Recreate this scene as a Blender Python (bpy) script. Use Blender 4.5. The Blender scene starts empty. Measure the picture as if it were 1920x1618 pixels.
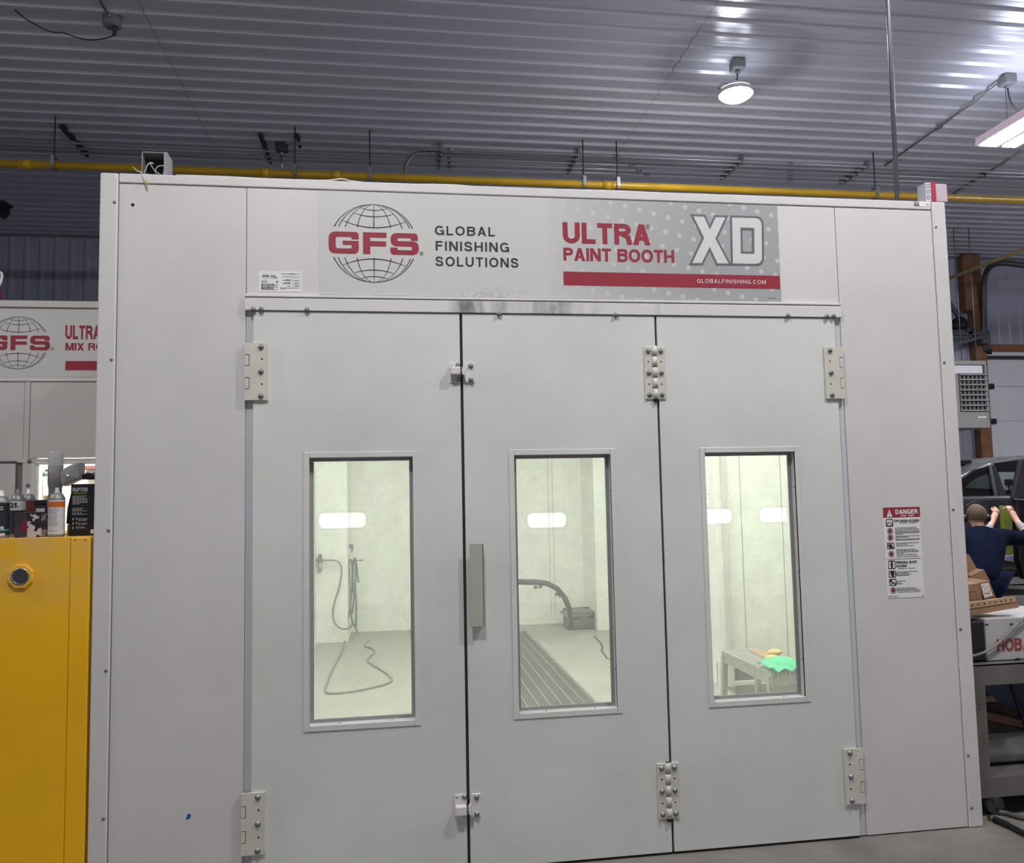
import bpy, bmesh, math, random
from mathutils import Vector, Matrix
random.seed(7)
S = bpy.context.scene
COL = S.collection
PI = math.pi

# ------------------------------------------------------------------ camera
FPX, CW, CH = 1515.73, 1920.0, 1618.0
PITCH, YAW, ROLL = 0.0762, 0.1449, -0.0200
CAM = Vector((1.3463, -3.9019, 1.7507))
_f = Vector((math.sin(YAW)*math.cos(PITCH), math.cos(YAW)*math.cos(PITCH), math.sin(PITCH)))
_r0 = Vector((math.cos(YAW), -math.sin(YAW), 0)); _u0 = _r0.cross(_f)
_r = math.cos(ROLL)*_r0 + math.sin(ROLL)*_u0
_u = -math.sin(ROLL)*_r0 + math.cos(ROLL)*_u0
cd = bpy.data.cameras.new('camera'); cam = bpy.data.objects.new('camera', cd); COL.objects.link(cam)
cd.sensor_fit = 'HORIZONTAL'; cd.sensor_width = 36.0; cd.lens = FPX/CW*36.0
cd.clip_start = 0.05; cd.clip_end = 100
cam.matrix_world = Matrix(((_r.x, _u.x, -_f.x, CAM.x), (_r.y, _u.y, -_f.y, CAM.y), (_r.z, _u.z, -_f.z, CAM.z), (0, 0, 0, 1)))
S.camera = cam

# ------------------------------------------------------------------ world, exposure
wd = bpy.data.worlds.new('world'); S.world = wd; wd.use_nodes = True
wd.node_tree.nodes['Background'].inputs[0].default_value = (0.6, 0.7, 0.9, 1)
wd.node_tree.nodes['Background'].inputs[1].default_value = 0.3
S.view_settings.view_transform = 'Standard'; S.view_settings.look = 'None'
S.view_settings.exposure = 0.45; S.view_settings.gamma = 1.0
S.view_settings.use_curve_mapping = False
LAMP = 400.0        # radiance of the high-bay lenses
BOOTH_LAMP = 17.5   # radiance of the booth's own ceiling fixtures
MIX_LAMP = 40.0
DAY = 3.6          # daylight in the garage-door windows behind the camera

# ------------------------------------------------------------------ helpers
def W(px, py, x=None, y=None, z=None):
    """the point of a plane of the place that a point of the photograph shows"""
    d = _f + _r*((px-CW/2)/FPX) - _u*((py-CH/2)/FPX)
    if y is not None: t = (y-CAM.y)/d.y
    elif z is not None: t = (z-CAM.z)/d.z
    else: t = (x-CAM.x)/d.x
    return CAM + d*t

def lin(c):
    return tuple(((v/255)/12.92 if v/255 <= 0.04045 else (((v/255)+0.055)/1.055)**2.4) for v in c)

MATS = {}
def mat(name, col, rough=0.5, metal=0.0, noise=None, bump=None, emit=None, coat=0, spec=0.5):
    if name in MATS: return MATS[name]
    m = bpy.data.materials.new(name); m.use_nodes = True; nt = m.node_tree
    b = nt.nodes['Principled BSDF']; c = lin(col)
    b.inputs['Base Color'].default_value = (*c, 1); b.inputs['Roughness'].default_value = rough
    b.inputs['Metallic'].default_value = metal; b.inputs['Specular IOR Level'].default_value = spec
    b.inputs['Coat Weight'].default_value = coat
    if emit is not None:
        b.inputs['Emission Color'].default_value = (*lin(emit[0]), 1); b.inputs['Emission Strength'].default_value = emit[1]
    if noise or bump:
        tc = nt.nodes.new('ShaderNodeTexCoord')
    if noise:                      # (scale, amount, detail)
        n = nt.nodes.new('ShaderNodeTexNoise'); n.inputs['Scale'].default_value = noise[0]; n.inputs['Detail'].default_value = noise[2] if len(noise) > 2 else 4
        nt.links.new(tc.outputs['Object'], n.inputs['Vector'])
        r = nt.nodes.new('ShaderNodeValToRGB'); a = noise[1]
        r.color_ramp.elements[0].position = 0.3; r.color_ramp.elements[1].position = 0.7
        r.color_ramp.elements[0].color = (*[v*(1-a) for v in c], 1); r.color_ramp.elements[1].color = (*[min(1, v*(1+a)) for v in c], 1)
        nt.links.new(n.outputs['Fac'], r.inputs['Fac']); nt.links.new(r.outputs['Color'], b.inputs['Base Color'])
    if bump:
        n2 = nt.nodes.new('ShaderNodeTexNoise'); n2.inputs['Scale'].default_value = bump[0]; n2.inputs['Detail'].default_value = 5
        nt.links.new(tc.outputs['Object'], n2.inputs['Vector'])
        bp = nt.nodes.new('ShaderNodeBump'); bp.inputs['Strength'].default_value = bump[1]; bp.inputs['Distance'].default_value = bump[2] if len(bump) > 2 else 0.01
        nt.links.new(n2.outputs['Fac'], bp.inputs['Height']); nt.links.new(bp.outputs['Normal'], b.inputs['Normal'])
    MATS[name] = m
    return m

def emat(name, col, strength):
    m = bpy.data.materials.new(name); m.use_nodes = True; nt = m.node_tree; nt.nodes.clear()
    e = nt.nodes.new('ShaderNodeEmission'); e.inputs[0].default_value = (*lin(col), 1); e.inputs[1].default_value = strength
    o = nt.nodes.new('ShaderNodeOutputMaterial'); nt.links.new(e.outputs[0], o.inputs[0]); MATS[name] = m
    return m

def tmp_to(main, t, m, smooth, mx=None):
    if mx is not None: bmesh.ops.transform(t, matrix=mx, verts=t.verts)
    for f in t.faces:
        f.material_index = m; f.smooth = smooth
    me = bpy.data.meshes.new('t'); t.to_mesh(me); t.free(); main.from_mesh(me); bpy.data.meshes.remove(me)

class MB:
    """collects shapes in world coordinates; build() links them as one object"""
    def __init__(s): s.bm = bmesh.new()
    def box(s, x0, x1, y0, y1, z0, z1, m=0, bev=0.0, seg=2, mx=None):
        t = bmesh.new()
        c = Matrix.Translation(((x0+x1)/2, (y0+y1)/2, (z0+z1)/2)) @ Matrix.Diagonal((abs(x1-x0), abs(y1-y0), abs(z1-z0), 1))
        bmesh.ops.create_cube(t, size=1, matrix=c)
        if bev > 0: bmesh.ops.bevel(t, geom=t.edges[:], offset=bev, segments=seg, affect='EDGES', profile=0.5)
        tmp_to(s.bm, t, m, False, mx); return s
    def cyl(s, p0, p1, r, m=0, seg=16, r2=None, caps=True, smooth=True):
        p0, p1 = Vector(p0), Vector(p1); d = p1-p0; t = bmesh.new()
        bmesh.ops.create_cone(t, cap_ends=caps, segments=seg, radius1=r, radius2=r if r2 is None else r2, depth=d.length)
        mx = Matrix.Translation((p0+p1)/2) @ d.to_track_quat('Z', 'Y').to_matrix().to_4x4()
        for f in t.faces: f.smooth = smooth
        if mx is not None: bmesh.ops.transform(t, matrix=mx, verts=t.verts)
        for f in t.faces: f.material_index = m; f.smooth = smooth and len(f.verts) == 4
        me = bpy.data.meshes.new('t'); t.to_mesh(me); t.free(); s.bm.from_mesh(me); bpy.data.meshes.remove(me)
        return s
    def ball(s, c, r, m=0, sc=(1, 1, 1), seg=16, mx=None):
        t = bmesh.new(); bmesh.ops.create_uvsphere(t, u_segments=seg, v_segments=max(6, seg//2), radius=r)
        bmesh.ops.transform(t, matrix=Matrix.Translation(c) @ (mx or Matrix()) @ Matrix.Diagonal((*sc, 1)), verts=t.verts)
        tmp_to(s.bm, t, m, True); return s
    def lathe(s, prof, c, m=0, seg=24, axis=(0, 0, 1), mats=None):
        """prof: (radius, height) pairs turned about an axis through c"""
        q = Vector(axis).to_track_quat('Z', 'Y').to_matrix(); c = Vector(c); rings = []
        for (r, h) in prof:
            if r <= 1e-6: rings.append([s.bm.verts.new(c+q @ Vector((0, 0, h)))])
            else: rings.append([s.bm.verts.new(c+q @ Vector((r*math.cos(2*PI*k/seg), r*math.sin(2*PI*k/seg), h))) for k in range(seg)])
        for i in range(len(rings)-1):
            a, b = rings[i], rings[i+1]; mi = mats[i] if mats else m
            for k in range(seg):
                k2 = (k+1) % seg
                vs = [a[k % len(a)], a[k2 % len(a)], b[k2 % len(b)], b[k % len(b)]]
                u = []
                for v in vs:
                    if v not in u: u.append(v)
                if len(u) >= 3:
                    f = s.bm.faces.new(u); f.material_index = mi; f.smooth = True
        return s
    def tube(s, pts, r, m=0, seg=8, res=6):
        """round tube through points (smoothed when res > 1)"""
        P = [Vector(p) for p in pts]
        if res > 1 and len(P) > 2:
            Q = []
            for i in range(len(P)-1):
                p0 = P[max(i-1, 0)]; p1 = P[i]; p2 = P[i+1]; p3 = P[min(i+2, len(P)-1)]
                for k in range(res):
                    t = k/res
                    Q.append(0.5*((2*p1)+(p2-p0)*t+(2*p0-5*p1+4*p2-p3)*t*t+(3*p1-p0-3*p2+p3)*t**3))
            Q.append(P[-1]); P = Q
        rings = []; up = Vector((0, 0, 1))
        for i, p in enumerate(P):
            d = (P[min(i+1, len(P)-1)]-P[max(i-1, 0)])
            if d.length < 1e-9: d = Vector((0, 0, 1))
            d.normalize()
            a = d.cross(up)
            if a.length < 1e-3: a = d.cross(Vector((1, 0, 0)))
            a.normalize(); b = d.cross(a).normalized(); up = -b if False else up
            rr = r[i] if isinstance(r, (list, tuple)) else r
            rings.append([s.bm.verts.new(p+a*rr*math.cos(2*PI*k/seg)+b*rr*math.sin(2*PI*k/seg)) for k in range(seg)])
        for i in range(len(rings)-1):
            # match ring phase to avoid twisting
            A, Bq = rings[i], rings[i+1]
            off = min(range(seg), key=lambda o: sum((A[k].co-Bq[(k+o) % seg].co).length for k in range(seg)))
            rings[i+1] = Bq = Bq[off:]+Bq[:off]
            for k in range(seg):
                f = s.bm.faces.new((A[k], A[(k+1) % seg], Bq[(k+1) % seg], Bq[k])); f.smooth = True; f.material_index = m
        for rg in (rings[0], rings[-1]):
            f = s.bm.faces.new(rg); f.material_index = m
        return s
    def prism(s, poly, y0, y1, m=0, bev=0.0, plane='xz', mx=None, seg=2):
        """outline extruded between two depths; plane xz -> along y, yz -> along x, xy -> along z"""
        t = bmesh.new()
        def P(a, b, d): return {'xz': (a, d, b), 'yz': (d, a, b), 'xy': (a, b, d)}[plane]
        A = [t.verts.new(P(a, b, y0)) for a, b in poly]; Bv = [t.verts.new(P(a, b, y1)) for a, b in poly]; n = len(poly)
        t.faces.new(A); t.faces.new(Bv[::-1])
        for i in range(n): t.faces.new((A[i], Bv[i], Bv[(i+1) % n], A[(i+1) % n]))
        bmesh.ops.recalc_face_normals(t, faces=t.faces)
        if bev > 0: bmesh.ops.bevel(t, geom=t.edges[:], offset=bev, segments=seg, affect='EDGES', profile=0.5)
        tmp_to(s.bm, t, m, False, mx); return s
    def quad(s, pts, m=0, smooth=False):
        f = s.bm.faces.new([s.bm.verts.new(p) for p in pts]); f.material_index = m; f.smooth = smooth; return s
    def grid(s, rows, m=0, smooth=True, close=False):
        R = [[s.bm.verts.new(p) for p in row] for row in rows]
        for i in range(len(R)-1):
            n = len(R[i])
            for k in range(n if close else n-1):
                f = s.bm.faces.new((R[i][k], R[i][(k+1) % n], R[i+1][(k+1) % n], R[i+1][k])); f.smooth = smooth; f.material_index = m
        return s
    def verts_faces(s, V, F, m=0):
        vs = [s.bm.verts.new(v) for v in V]
        for f in F:
            try: q = s.bm.faces.new([vs[i] for i in f]); q.material_index = m
            except ValueError: pass
        return s
    def ribbon(s, pts, w, y, m=0):
        """flat printed line in the xz plane; w one width or one per point"""
        P = [Vector((p[0], p[1])) for p in pts]; L = []; R = []
        for i, p in enumerate(P):
            d = (P[min(i+1, len(P)-1)]-P[max(i-1, 0)]).normalized(); n = Vector((-d.y, d.x)); ww = (w[i] if isinstance(w, list) else w)/2
            L.append(s.bm.verts.new((p.x+n.x*ww, y, p.y+n.y*ww))); R.append(s.bm.verts.new((p.x-n.x*ww, y, p.y-n.y*ww)))
        for i in range(len(P)-1):
            f = s.bm.faces.new((L[i], L[i+1], R[i+1], R[i])); f.material_index = m
        return s
    def xform(s, mx): bmesh.ops.transform(s.bm, matrix=mx, verts=s.bm.verts); return s
    def build(s, name, mats, parent=None, sharp=True, bevel=None):
        me = bpy.data.meshes.new(name)
        o = bpy.data.objects.new(name, me); COL.objects.link(o)
        if parent is not None:
            o.parent = parent; base = WORLD[parent]
        else: base = s.base if hasattr(s, 'base') else Vector((0, 0, 0))
        WORLD[o] = base
        if parent is None: o.location = base
        bmesh.ops.translate(s.bm, vec=-base, verts=s.bm.verts)
        bmesh.ops.recalc_face_normals(s.bm, faces=s.bm.faces)
        s.bm.to_mesh(me); s.bm.free()
        for m in (mats if isinstance(mats, (list, tuple)) else [mats]): me.materials.append(m)
        return o
WORLD = {}

def tag(o, label=None, cat=None, group=None, kind=None):
    if label: o['label'] = label
    if cat: o['category'] = cat
    if group: o['group'] = group
    if kind: o['kind'] = kind
    return o
def thing(name, loc, label, cat, group=None):
    o = bpy.data.objects.new(name, None); COL.objects.link(o); o.location = loc; o.empty_display_size = 0.1
    WORLD[o] = Vector(loc)
    return tag(o, label, cat, group)
def struct(o): o['kind'] = 'structure'; return o
def at(mb, base): mb.base = Vector(base); return mb

# ---- lettering and flat printed shapes
def _conv(cu):
    o = bpy.data.objects.new('tmp', cu); COL.objects.link(o)
    dg = bpy.context.evaluated_depsgraph_get(); dg.update()
    me = bpy.data.meshes.new_from_object(o.evaluated_get(dg))
    V = [v.co.copy() for v in me.vertices]; F = [tuple(p.vertices) for p in me.polygons]
    bpy.data.objects.remove(o); bpy.data.curves.remove(cu); bpy.data.meshes.remove(me)
    return V, F
def _arc(cx, cz, rx, rz, a0, a1, n=16, e=1.0):
    out = []
    for k in range(n+1):
        t = math.radians(a0+(a1-a0)*k/n); c, s_ = math.cos(t), math.sin(t)
        out.append((cx+rx*math.copysign(abs(c)**e, c), cz+rz*math.copysign(abs(s_)**e, s_)))
    return out
def _spl(P, n=8):
    Q = []; P = [Vector(p) for p in P]
    for i in range(len(P)-1):
        p0, p1, p2, p3 = P[max(i-1, 0)], P[i], P[i+1], P[min(i+2, len(P)-1)]
        for k in range(n):
            t = k/n; Q.append(0.5*((2*p1)+(p2-p0)*t+(2*p0-5*p1+4*p2-p3)*t*t+(3*p1-p0-3*p2+p3)*t**3))
    return [(q.x, q.y) for q in Q]+[(P[-1].x, P[-1].y)]
def glyph(c, s):
    """one capital of a plain sans lettering, one unit high: (width, strokes, filled outlines)"""
    h = s/2; w = {'I': s, 'L': .60, 'T': .66, 'H': .74, 'E': .66, 'F': .62, 'N': .76, 'M': .90, 'A': .78, 'X': .76, 'U': .74, 'O': .84, 'G': .82, 'C': .78, 'D': .76, 'P': .68, 'R': .74, 'B': .74, 'S': .70, 'J': .56, 'Y': .74, 'Z': .66, '7': .56, '2': .58, '5': .58, '-': .34, '.': s, ' ': .30, 'K': .74}.get(c, .6)
    T = []; F = []; m = w/2
    def bar(x0, z0, x1, z1): F.append([(x0, z0), (x1, z0), (x1, z1), (x0, z1)])
    if c == 'I': bar(0, 0, s, 1)
    elif c == 'L': bar(0, 0, s, 1); bar(0, 0, w, s)
    elif c == 'T': bar(m-h, 0, m+h, 1); bar(0, 1-s, w, 1)
    elif c == 'H': bar(0, 0, s, 1); bar(w-s, 0, w, 1); bar(0, .5-h*.9, w, .5+h*.9)
    elif c in 'EF':
        bar(0, 0, s, 1); bar(0, 1-s, w, 1); bar(0, .46, w*.93, .46+s*.92)
        if c == 'E': bar(0, 0, w, s)
    elif c == 'N': bar(0, 0, s, 1); bar(w-s, 0, w, 1); F.append([(0, 1), (s*1.15, 1), (w, 0), (w-s*1.15, 0)])
    elif c == 'M': bar(0, 0, s, 1); bar(w-s, 0, w, 1); F.append([(0, 1), (s*1.25, 1), (m+s*.45, 0), (m-s*.45, 0)]); F.append([(w, 1), (w-s*1.25, 1), (m-s*.45, 0), (m+s*.45, 0)])
    elif c == 'A': F.append([(0, 0), (s*1.1, 0), (m+s*.55, 1), (m-s*.55, 1)]); F.append([(w, 0), (w-s*1.1, 0), (m-s*.55, 1), (m+s*.55, 1)]); bar(w*.2, .22, w*.8, .22+s*.88)
    elif c == 'X': F.append([(0, 0), (s*1.2, 0), (w, 1), (w-s*1.2, 1)]); F.append([(0, 1), (s*1.2, 1), (w, 0), (w-s*1.2, 0)])
    elif c == 'Y': bar(m-h, 0, m+h, .45); F.append([(0, 1), (s*1.15, 1), (m+h, .42), (m-h, .42)]); F.append([(w, 1), (w-s*1.15, 1), (m-h, .42), (m+h, .42)])
    elif c == 'Z': bar(0, 0, w, s); bar(0, 1-s, w, 1); F.append([(0, s), (w-s*1.2, 1-s), (w, 1-s), (s*1.2, s)])
    elif c == 'K': bar(0, 0, s, 1); F.append([(s, .35), (w-s*1.2, 1), (w, 1), (s, .62-s)]); F.append([(w*.35, .55), (w-s*1.2, 0), (w, 0), (w*.5, .65)])
    elif c == 'U': T.append([(h, 1)]+_arc(m, .36, m-h, .36-h, 180, 360)+[(w-h, 1)])
    elif c == 'O': T.append(_arc(m, .5, m-h, .5-h, 0, 360, 36, .92))
    elif c == 'C': T.append(_arc(m, .5, m-h, .5-h, 38, 322, 32, .92))
    elif c == 'G': T.append(_arc(m, .5, m-h, .5-h, 40, 330, 32, .92)); bar(m+.04, .54-s*.9, w, .54); bar(w-s*.8, 0, w, .54)
    elif c == 'D': bar(0, 0, s, 1); T.append([(h, 1-h)]+_arc(w*.42, .5, w*.58-h, .5-h, 90, -90, 20, .92)+[(h, h)])
    elif c in 'PRB':
        bar(0, 0, s, 1); zb = .43 if c != 'B' else .47; r = (1-zb-s*.95)/2+.0; zc = (1-h+zb+h*.9)/2
        T.append([(h, 1-h)]+_arc(w*.55, zc, w*.45-h, 1-h-zc, 90, -90, 14, .9)+[(h, 2*zc-1+h)])
        if c == 'R': T.append(_spl([(w*.52, zb+h*.5), (w*.80, zb-.06), (w*.86, .22), (w*.93, 0)]))
        if c == 'B': zt = 2*zc-1+h; T.append([(h, zt)]+_arc(w*.55, (zt+h)/2, w*.45-h+.0, (zt-h)/2, 90, -90, 14, .9)+[(h, h)])
    elif c == 'S': T.append(_spl([(w-h-.02, .70), (w-h-.06, .83), (m, 1-h), (h+.05, .86), (h+.02, .70), (.26*w, .56), (.72*w, .46), (w-h, .29), (w-h-.06, .13), (m, h), (h+.05, .14), (h, .31)]))
    elif c == 'J': T.append([(w-h, 1)]+_arc(m, .3, m-h, .3-h, 0, -180, 14))
    elif c == '7': bar(0, 1-s, w, 1); F.append([(w, 1-s), (w-s, 1-s), (w*.2, 0), (w*.2+s, 0)])
    elif c == '2': T.append(_spl([(h, .72), (.12, .9), (m, 1-h), (w-h, .75), (w*.7, .45), (h, h)])); bar(0, 0, w, s)
    elif c == '5': bar(w*.12, 1-s, w, 1); bar(w*.12, .5, w*.12+s, 1); T.append(_spl([(w*.15, .56), (m, .64), (w-h, .36), (m, h), (h, .2)]))
    elif c == '-': bar(0, .38, w, .38+s)
    elif c == '.': bar(0, 0, s, s)
    return w, T, F
def text(mb, st, x0, x1, z0, z1, y, m=0, s=0.18, sp=0.10):
    """lettering fitted to a box of the xz plane, facing -y; s stroke weight, sp letter space"""
    total = 0; G = []
    for c in st:
        g = glyph(c, s); G.append((total, g)); total += g[0]+sp
    total -= sp; kx, kz = (x1-x0)/total, z1-z0
    for off, (w, T, F) in G:
        yk = y
        for P in F:
            mb.quad([(x0+(off+p[0])*kx, yk, z0+p[1]*kz) for p in P], m); yk -= 0.00012
        for P in T:
            yk -= 0.00012
            n = len(P); V = [Vector(p) for p in P]; closed = (V[0]-V[-1]).length < 1e-4; L = []
            for i, p in enumerate(V):
                a_ = V[i-1] if i > 0 else (V[-2] if closed else V[0]); b_ = V[i+1] if i < n-1 else (V[1] if closed else V[-1])
                d = (b_-a_).normalized(); nn = Vector((-d.y, d.x))*s/2
                L.append([(x0+(off+q.x)*kx, yk, z0+q.y*kz) for q in (p+nn, p-nn)])
            for i in range(n-1): mb.quad([L[i][0], L[i+1][0], L[i+1][1], L[i][1]], m)
def flat(mb, loops, y, m=0):
    """filled outline(s) with holes in the xz plane"""
    cu = bpy.data.curves.new('tmp', 'CURVE'); cu.dimensions = '2D'; cu.fill_mode = 'BOTH'
    for L in loops:
        sp = cu.splines.new('POLY'); sp.points.add(len(L)-1); sp.use_cyclic_u = True
        for p, (a, b) in zip(sp.points, L): p.co = (a, b, 0, 1)
    V, F = _conv(cu)
    mb.verts_faces([(v.x, y, v.y) for v in V], F, m)
def rpoly(pts, n=6):
    """polygon with rounded corners: (x, z, radius)"""
    out = []; N = len(pts)
    for i in range(N):
        p = Vector(pts[i][:2]); r = pts[i][2] if len(pts[i]) > 2 else 0
        if r <= 0: out.append((p.x, p.y)); continue
        a = Vector(pts[i-1][:2])-p; b = Vector(pts[(i+1) % N][:2])-p
        r = min(r, a.length*0.5, b.length*0.5); a.normalize(); b.normalize()
        A = p+a*r; Bq = p+b*r
        for k in range(n+1):
            t = k/n; q = A*(1-t)**2+p*2*t*(1-t)+Bq*t*t; out.append((q.x, q.y))
    return out
def inset(poly, d):
    P = [Vector(p) for p in poly]; N = len(P); area = sum(P[i].x*P[(i+1) % N].y-P[(i+1) % N].x*P[i].y for i in range(N)); sg = 1 if area > 0 else -1; out = []
    for i in range(N):
        e1 = (P[i]-P[i-1]).normalized(); e2 = (P[(i+1) % N]-P[i]).normalized()
        n1 = Vector((-e1.y, e1.x))*sg; n2 = Vector((-e2.y, e2.x))*sg; k = n1+n2
        k = k/max(0.2, k.dot(n1)); q = P[i]+k*d; out.append((q.x, q.y))
    return out
def circ(x, z, r, n=28): return [(x+r*math.cos(2*PI*k/n), z+r*math.sin(2*PI*k/n)) for k in range(n)]
def rect(x0, x1, z0, z1): return [(x0, z0), (x1, z0), (x1, z1), (x0, z1)]

# ------------------------------------------------------------------ materials
def painted(name, col, rough, dust=0.0, scuff=0.10):
    """painted sheet steel with faint clouding and scuffs"""
    m = bpy.data.materials.new(name); m.use_nodes = True; nt = m.node_tree; N = nt.nodes; L = nt.links
    b = N['Principled BSDF']; c = lin(col); b.inputs['Roughness'].default_value = rough
    tc = N.new('ShaderNodeTexCoord')
    n = N.new('ShaderNodeTexNoise'); n.inputs['Scale'].default_value = 1.6; n.inputs['Detail'].default_value = 6; n.inputs['Roughness'].default_value = 0.6
    L.new(tc.outputs['Object'], n.inputs['Vector'])
    r = N.new('ShaderNodeValToRGB'); r.color_ramp.elements[0].position = 0.35; r.color_ramp.elements[1].position = 0.65
    r.color_ramp.elements[0].color = (*[v*(1-scuff) for v in c], 1); r.color_ramp.elements[1].color = (*c, 1)
    L.new(n.outputs['Fac'], r.inputs['Fac'])
    n2 = N.new('ShaderNodeTexNoise'); n2.inputs['Scale'].default_value = 9; n2.inputs['Detail'].default_value = 8; n2.inputs['Roughness'].default_value = 0.75
    mp = N.new('ShaderNodeMapping'); mp.inputs['Scale'].default_value = (1.0, 1.0, 2.5); L.new(tc.outputs['Object'], mp.inputs['Vector']); L.new(mp.outputs['Vector'], n2.inputs['Vector'])
    r2 = N.new('ShaderNodeValToRGB'); r2.color_ramp.elements[0].position = 0.66; r2.color_ramp.elements[1].position = 0.78
    r2.color_ramp.elements[0].color = (0, 0, 0, 1); r2.color_ramp.elements[1].color = (0.35, 0.35, 0.35, 1)
    L.new(n2.outputs['Fac'], r2.inputs['Fac'])
    mx = N.new('ShaderNodeMix'); mx.data_type = 'RGBA'; L.new(r2.outputs['Color'], mx.inputs[0]); L.new(r.outputs['Color'], mx.inputs[6])
    mx.inputs[7].default_value = (*[v*(1-scuff*2.2) for v in c], 1)
    L.new(mx.outputs[2], b.inputs['Base Color'])
    rr = N.new('ShaderNodeMath'); rr.operation = 'MULTIPLY_ADD'; rr.inputs[1].default_value = 0.25; rr.inputs[2].default_value = rough-0.1
    L.new(n.outputs['Fac'], rr.inputs[0]); L.new(rr.outputs[0], b.inputs['Roughness'])
    MATS[name] = m
    return m
BOOTH = painted('booth_white', (212, 209, 207), 0.42, scuff=0.07)
DOORW = painted('booth_door_white', (216, 218, 213), 0.42, scuff=0.10)
MIXW = painted('mix_room_white', (200, 198, 194), 0.45, scuff=0.07)
TRIMW = mat('booth_trim_white', (214, 212, 208), 0.4, noise=(5, 0.05))
INNER = mat('booth_interior_white', (234, 236, 229), 0.45, noise=(1.2, 0.03))
CREAM = mat('hinge_cream', (206, 202, 190), 0.4, noise=(14, 0.05))
GALV = mat('galvanised', (150, 152, 156), 0.38, 0.85, noise=(20, 0.15))
ZINC = mat('zinc_bolt', (140, 143, 150), 0.45, 0.8)
BLACK = mat('black_rubber', (16, 16, 17), 0.6)
HOLE = mat('dark_hole', (10, 10, 10), 0.8)
DKSTEEL = mat('dark_steel', (44, 44, 46), 0.55, 0.3)
RED = mat('print_red', (146, 42, 58), 0.45)
INK = mat('print_ink', (38, 39, 46), 0.5)
INKG = mat('print_grey', (98, 98, 104), 0.5)
PAPER = mat('label_white', (226, 224, 222), 0.5)
LINEG = mat('seam_grey', (118, 114, 112), 0.7)
YEL = mat('gas_yellow', (196, 156, 30), 0.35, noise=(2, 0.12))
WOOD = mat('post_wood', (120, 82, 56), 0.75, noise=(6, 0.25))
CARD = mat('cardboard', (158, 122, 92), 0.8, noise=(4, 0.08))
CARD2 = mat('cardboard_pale', (178, 150, 120), 0.8, noise=(4, 0.06))
LAMPM = emat('lamp_lens', (252, 251, 252), LAMP)
TUBEM = emat('tube_lens', (252, 250, 255), LAMP*0.3)
DAYM = emat('daylight_pane', (236, 243, 255), DAY)
BOOTHL = emat('booth_lens', (255, 255, 247), BOOTH_LAMP)
MIXL = emat('mix_lens', (255, 252, 240), MIX_LAMP)

def steel_sheet(name, col, rough):
    m = mat(name, col, rough, 0.0, noise=(0.7, 0.06), bump=(1.5, 0.15, 0.02)); return m
CEILM = steel_sheet('ceiling_steel', (200, 202, 214), 0.25); CEILM.node_tree.nodes['Principled BSDF'].inputs['Metallic'].default_value = 0.18
WALLM = steel_sheet('wall_steel', (156, 158, 176), 0.4)

def concrete():
    m = bpy.data.materials.new('concrete'); m.use_nodes = True; nt = m.node_tree; N = nt.nodes; L = nt.links
    b = N['Principled BSDF']; tc = N.new('ShaderNodeTexCoord')
    n = N.new('ShaderNodeTexNoise'); n.inputs['Scale'].default_value = 1.3; n.inputs['Detail'].default_value = 10; n.inputs['Roughness'].default_value = 0.7; n.inputs['Distortion'].default_value = 0.6
    L.new(tc.outputs['Object'], n.inputs['Vector'])
    r = N.new('ShaderNodeValToRGB'); e = r.color_ramp.elements; e[0].position = 0.3; e[1].position = 0.72
    e[0].color = (*lin((88, 83, 79)), 1); e[1].color = (*lin((138, 133, 127)), 1); k = e.new(0.5); k.color = (*lin((118, 113, 108)), 1)
    L.new(n.outputs['Fac'], r.inputs['Fac']); L.new(r.outputs['Color'], b.inputs['Base Color'])
    b.inputs['Roughness'].default_value = 0.55
    n2 = N.new('ShaderNodeTexNoise'); n2.inputs['Scale'].default_value = 30; n2.inputs['Detail'].default_value = 6; L.new(tc.outputs['Object'], n2.inputs['Vector'])
    bp = N.new('ShaderNodeBump'); bp.inputs['Strength'].default_value = 0.2; bp.inputs['Distance'].default_value = 0.004
    L.new(n2.outputs['Fac'], bp.inputs['Height']); L.new(bp.outputs['Normal'], b.inputs['Normal'])
    MATS['concrete'] = m; return m
CONC = concrete()

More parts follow.
